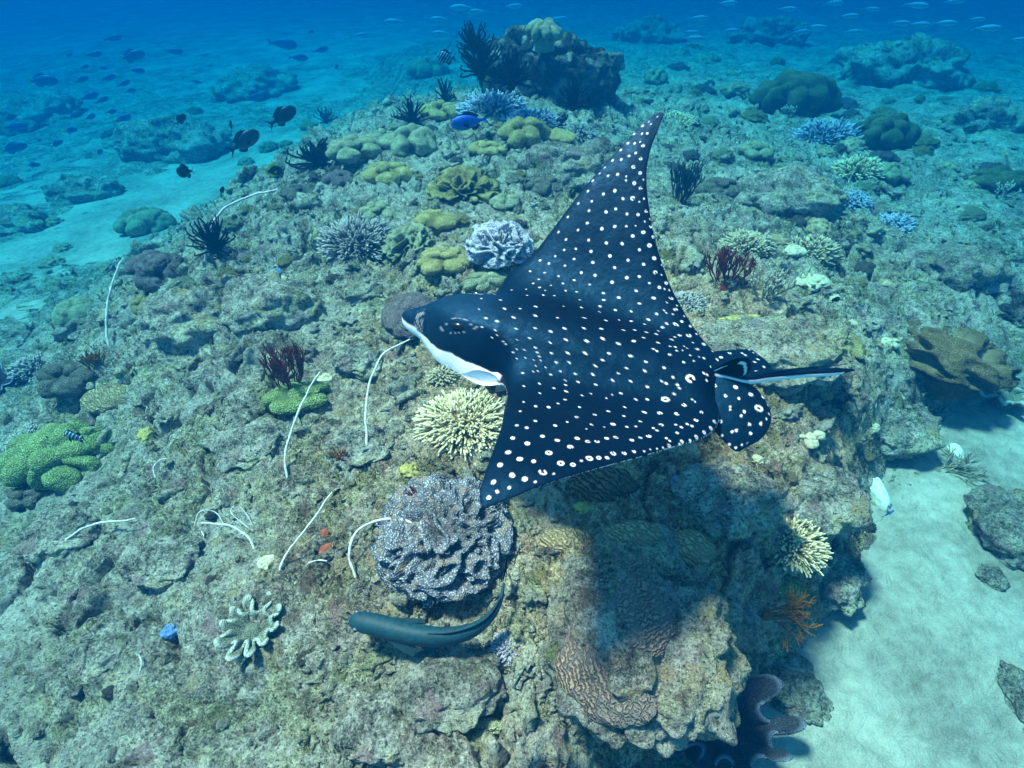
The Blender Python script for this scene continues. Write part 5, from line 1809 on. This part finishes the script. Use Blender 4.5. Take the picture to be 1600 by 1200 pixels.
fish(361, 197, 7.0, 18, 90, 'tiny upright black fish over the dark mound', 'fish', M['blackfish'], M['darkfin'], M['darkfin'], .4, .16, 70, 'black_fish')
fish(1387, 803, 3.35, 24, 20, 'small bright blue fish over the sand channel', 'fish', M['damsel'], M['bluefin'], M['bluefin'], .26, .14, 20, 'damselfish')
fish(1380, 692, 3.6, 14, 70, 'tiny black and yellow fish by the dark hollow', 'fish', M['blackfish'], M['darkfin'], M['yellowfin'], .45, .16, 60, 'damselfish')
fish(1308, 468, 4.3, 18, 185, 'tiny dark fish beside the cream sponge', 'fish', M['blackfish'], M['darkfin'], M['yellowfin'], .45, .16, 0, 'damselfish')
fish(1136, 903, 3.05, 20, 150, 'small dark green fish over the boulder', 'fish', M['cobia'], M['darkfin'], M['yellowfin'], .3, .14, -15, 'damselfish')
fish(524, 771, 3.2, 22, 40, 'small black and yellow fish at the tip of the leaning whip', 'fish', M['blackfish'], M['yellowfin'], M['yellowfin'], .4, .15, 25, 'damselfish')
fish(498, 784, 3.2, 16, 30, 'tiny black fish beside the leaning whip', 'fish', M['blackfish'], M['darkfin'], M['darkfin'], .4, .15, 30, 'damselfish')
fish(945, 1165, 2.75, 34, 85, 'dark slim fish at the foot of the boulder', 'fish', M['blackfish'], M['darkfin'], M['yellowfin'], .3, .15, 40, 'damselfish')
fish(108, 532, 4.6, 18, 5, 'small slim dark fish by the round coral dome', 'fish', M['blackfish'], M['darkfin'], M['darkfin'], .28, .14, 0, 'damselfish')

rf = random.Random(8)
# school of blue fusiliers, yellow tailed, over the far sand
for x, y, L, yaw, d in ((205, 88, 64, 8, 7.6), (65, 126, 74, 14, 7.2), (145, 85, 36, 15, 9.5), (107, 86, 22, 60, 9.5), (131, 105, 26, 30, 9), (126, 125, 38, 18, 9), (168, 122, 40, 35, 9), (165, 107, 20, 200, 9.5),
                       (212, 110, 32, 12, 9), (192, 131, 28, 22, 8.5), (203, 142, 26, 40, 8.5), (138, 151, 46, 14, 8.8), (158, 157, 38, 20, 8.8), (172, 175, 24, 50, 8.5), (190, 186, 42, 12, 8.5), (140, 183, 32, 70, 8.5),
                       (112, 181, 28, 85, 8.5), (110, 204, 30, 45, 8), (88, 225, 30, 40, 8), (61, 220, 16, 80, 8), (20, 232, 50, 40, 7.5), (22, 198, 60, 10, 8.5), (270, 80, 40, 10, 9.5), (310, 128, 24, 190, 8.5),
                       (155, 238, 24, 80, 7.8), (395, 152, 40, 30, 8.8), (465, 90, 40, 20, 10.5), (440, 68, 60, 5, 11), (500, 78, 32, 15, 11), (485, 50, 26, 60, 11.5), (525, 105, 28, 85, 10.5), (52, 258, 30, 30, 7.4), (175, 60, 40, 15, 10)):
    far = d > 8.4
    fl_ = float(np.linalg.norm(on_sand(x, y, .15) - CAMP)) * .93
    fish(x, y, min(d * 1.9, fl_), L * rf.uniform(.62, .85), yaw + rf.uniform(-8, 8), 'dusky blue yellow-tailed fish in the school over the far sand', 'fish', M['fusilier'], M['bluefin'], M['yellowfin'] if rf.random() < .55 or d < 8 else M['bluefin'], .34, .15, rf.uniform(-6, 18), 'fusilier', 'blue fish school over the far sand', detail=not far, fins=not far, eye=not far)
# pale slender fusiliers passing beyond the reef
for x, y, L, yaw, d in ((1135, 5, 36, 12, 9), (1090, 28, 34, 5, 9), (1082, 60, 40, 3, 8.6), (1080, 50, 30, -5, 9), (1228, 14, 34, 2, 10), (1275, 42, 36, -4, 9.5), (1325, 25, 34, -4, 10), (1250, 50, 34, 5, 10), (1330, 50, 36, 3, 10), (1405, 36, 40, 6, 9.5),
                       (1435, 38, 38, -3, 9.2), (1475, 36, 42, -3, 9), (1430, 8, 44, -2, 9.5), (1490, 2, 40, 4, 9.5), (1540, 44, 46, -6, 9), (1525, 30, 30, 0, 10), (1300, 5, 36, 3, 10.5), (1140, 48, 34, 4, 10), (1360, 14, 30, -3, 11), (1590, 62, 34, 2, 9.5),
                       (690, 30, 36, 180, 11), (725, 12, 44, 182, 10), (745, 18, 40, 178, 10), (620, 34, 40, 178, 11), (800, 10, 34, 4, 11), (692, 52, 34, 176, 10), (870, 30, 34, 3, 11), (560, 55, 30, 10, 12)):
    fish(x, y, d * 1.5, L, yaw, 'pale slender silvery fish in the shoal beyond the reef', 'fish', M['palefusi'], M['palefin'], M['palefin'], .22, .12, rf.uniform(-4, 4), 'pale_fusilier', 'pale fish shoal beyond the reef', detail=False, fins=False, eye=False)
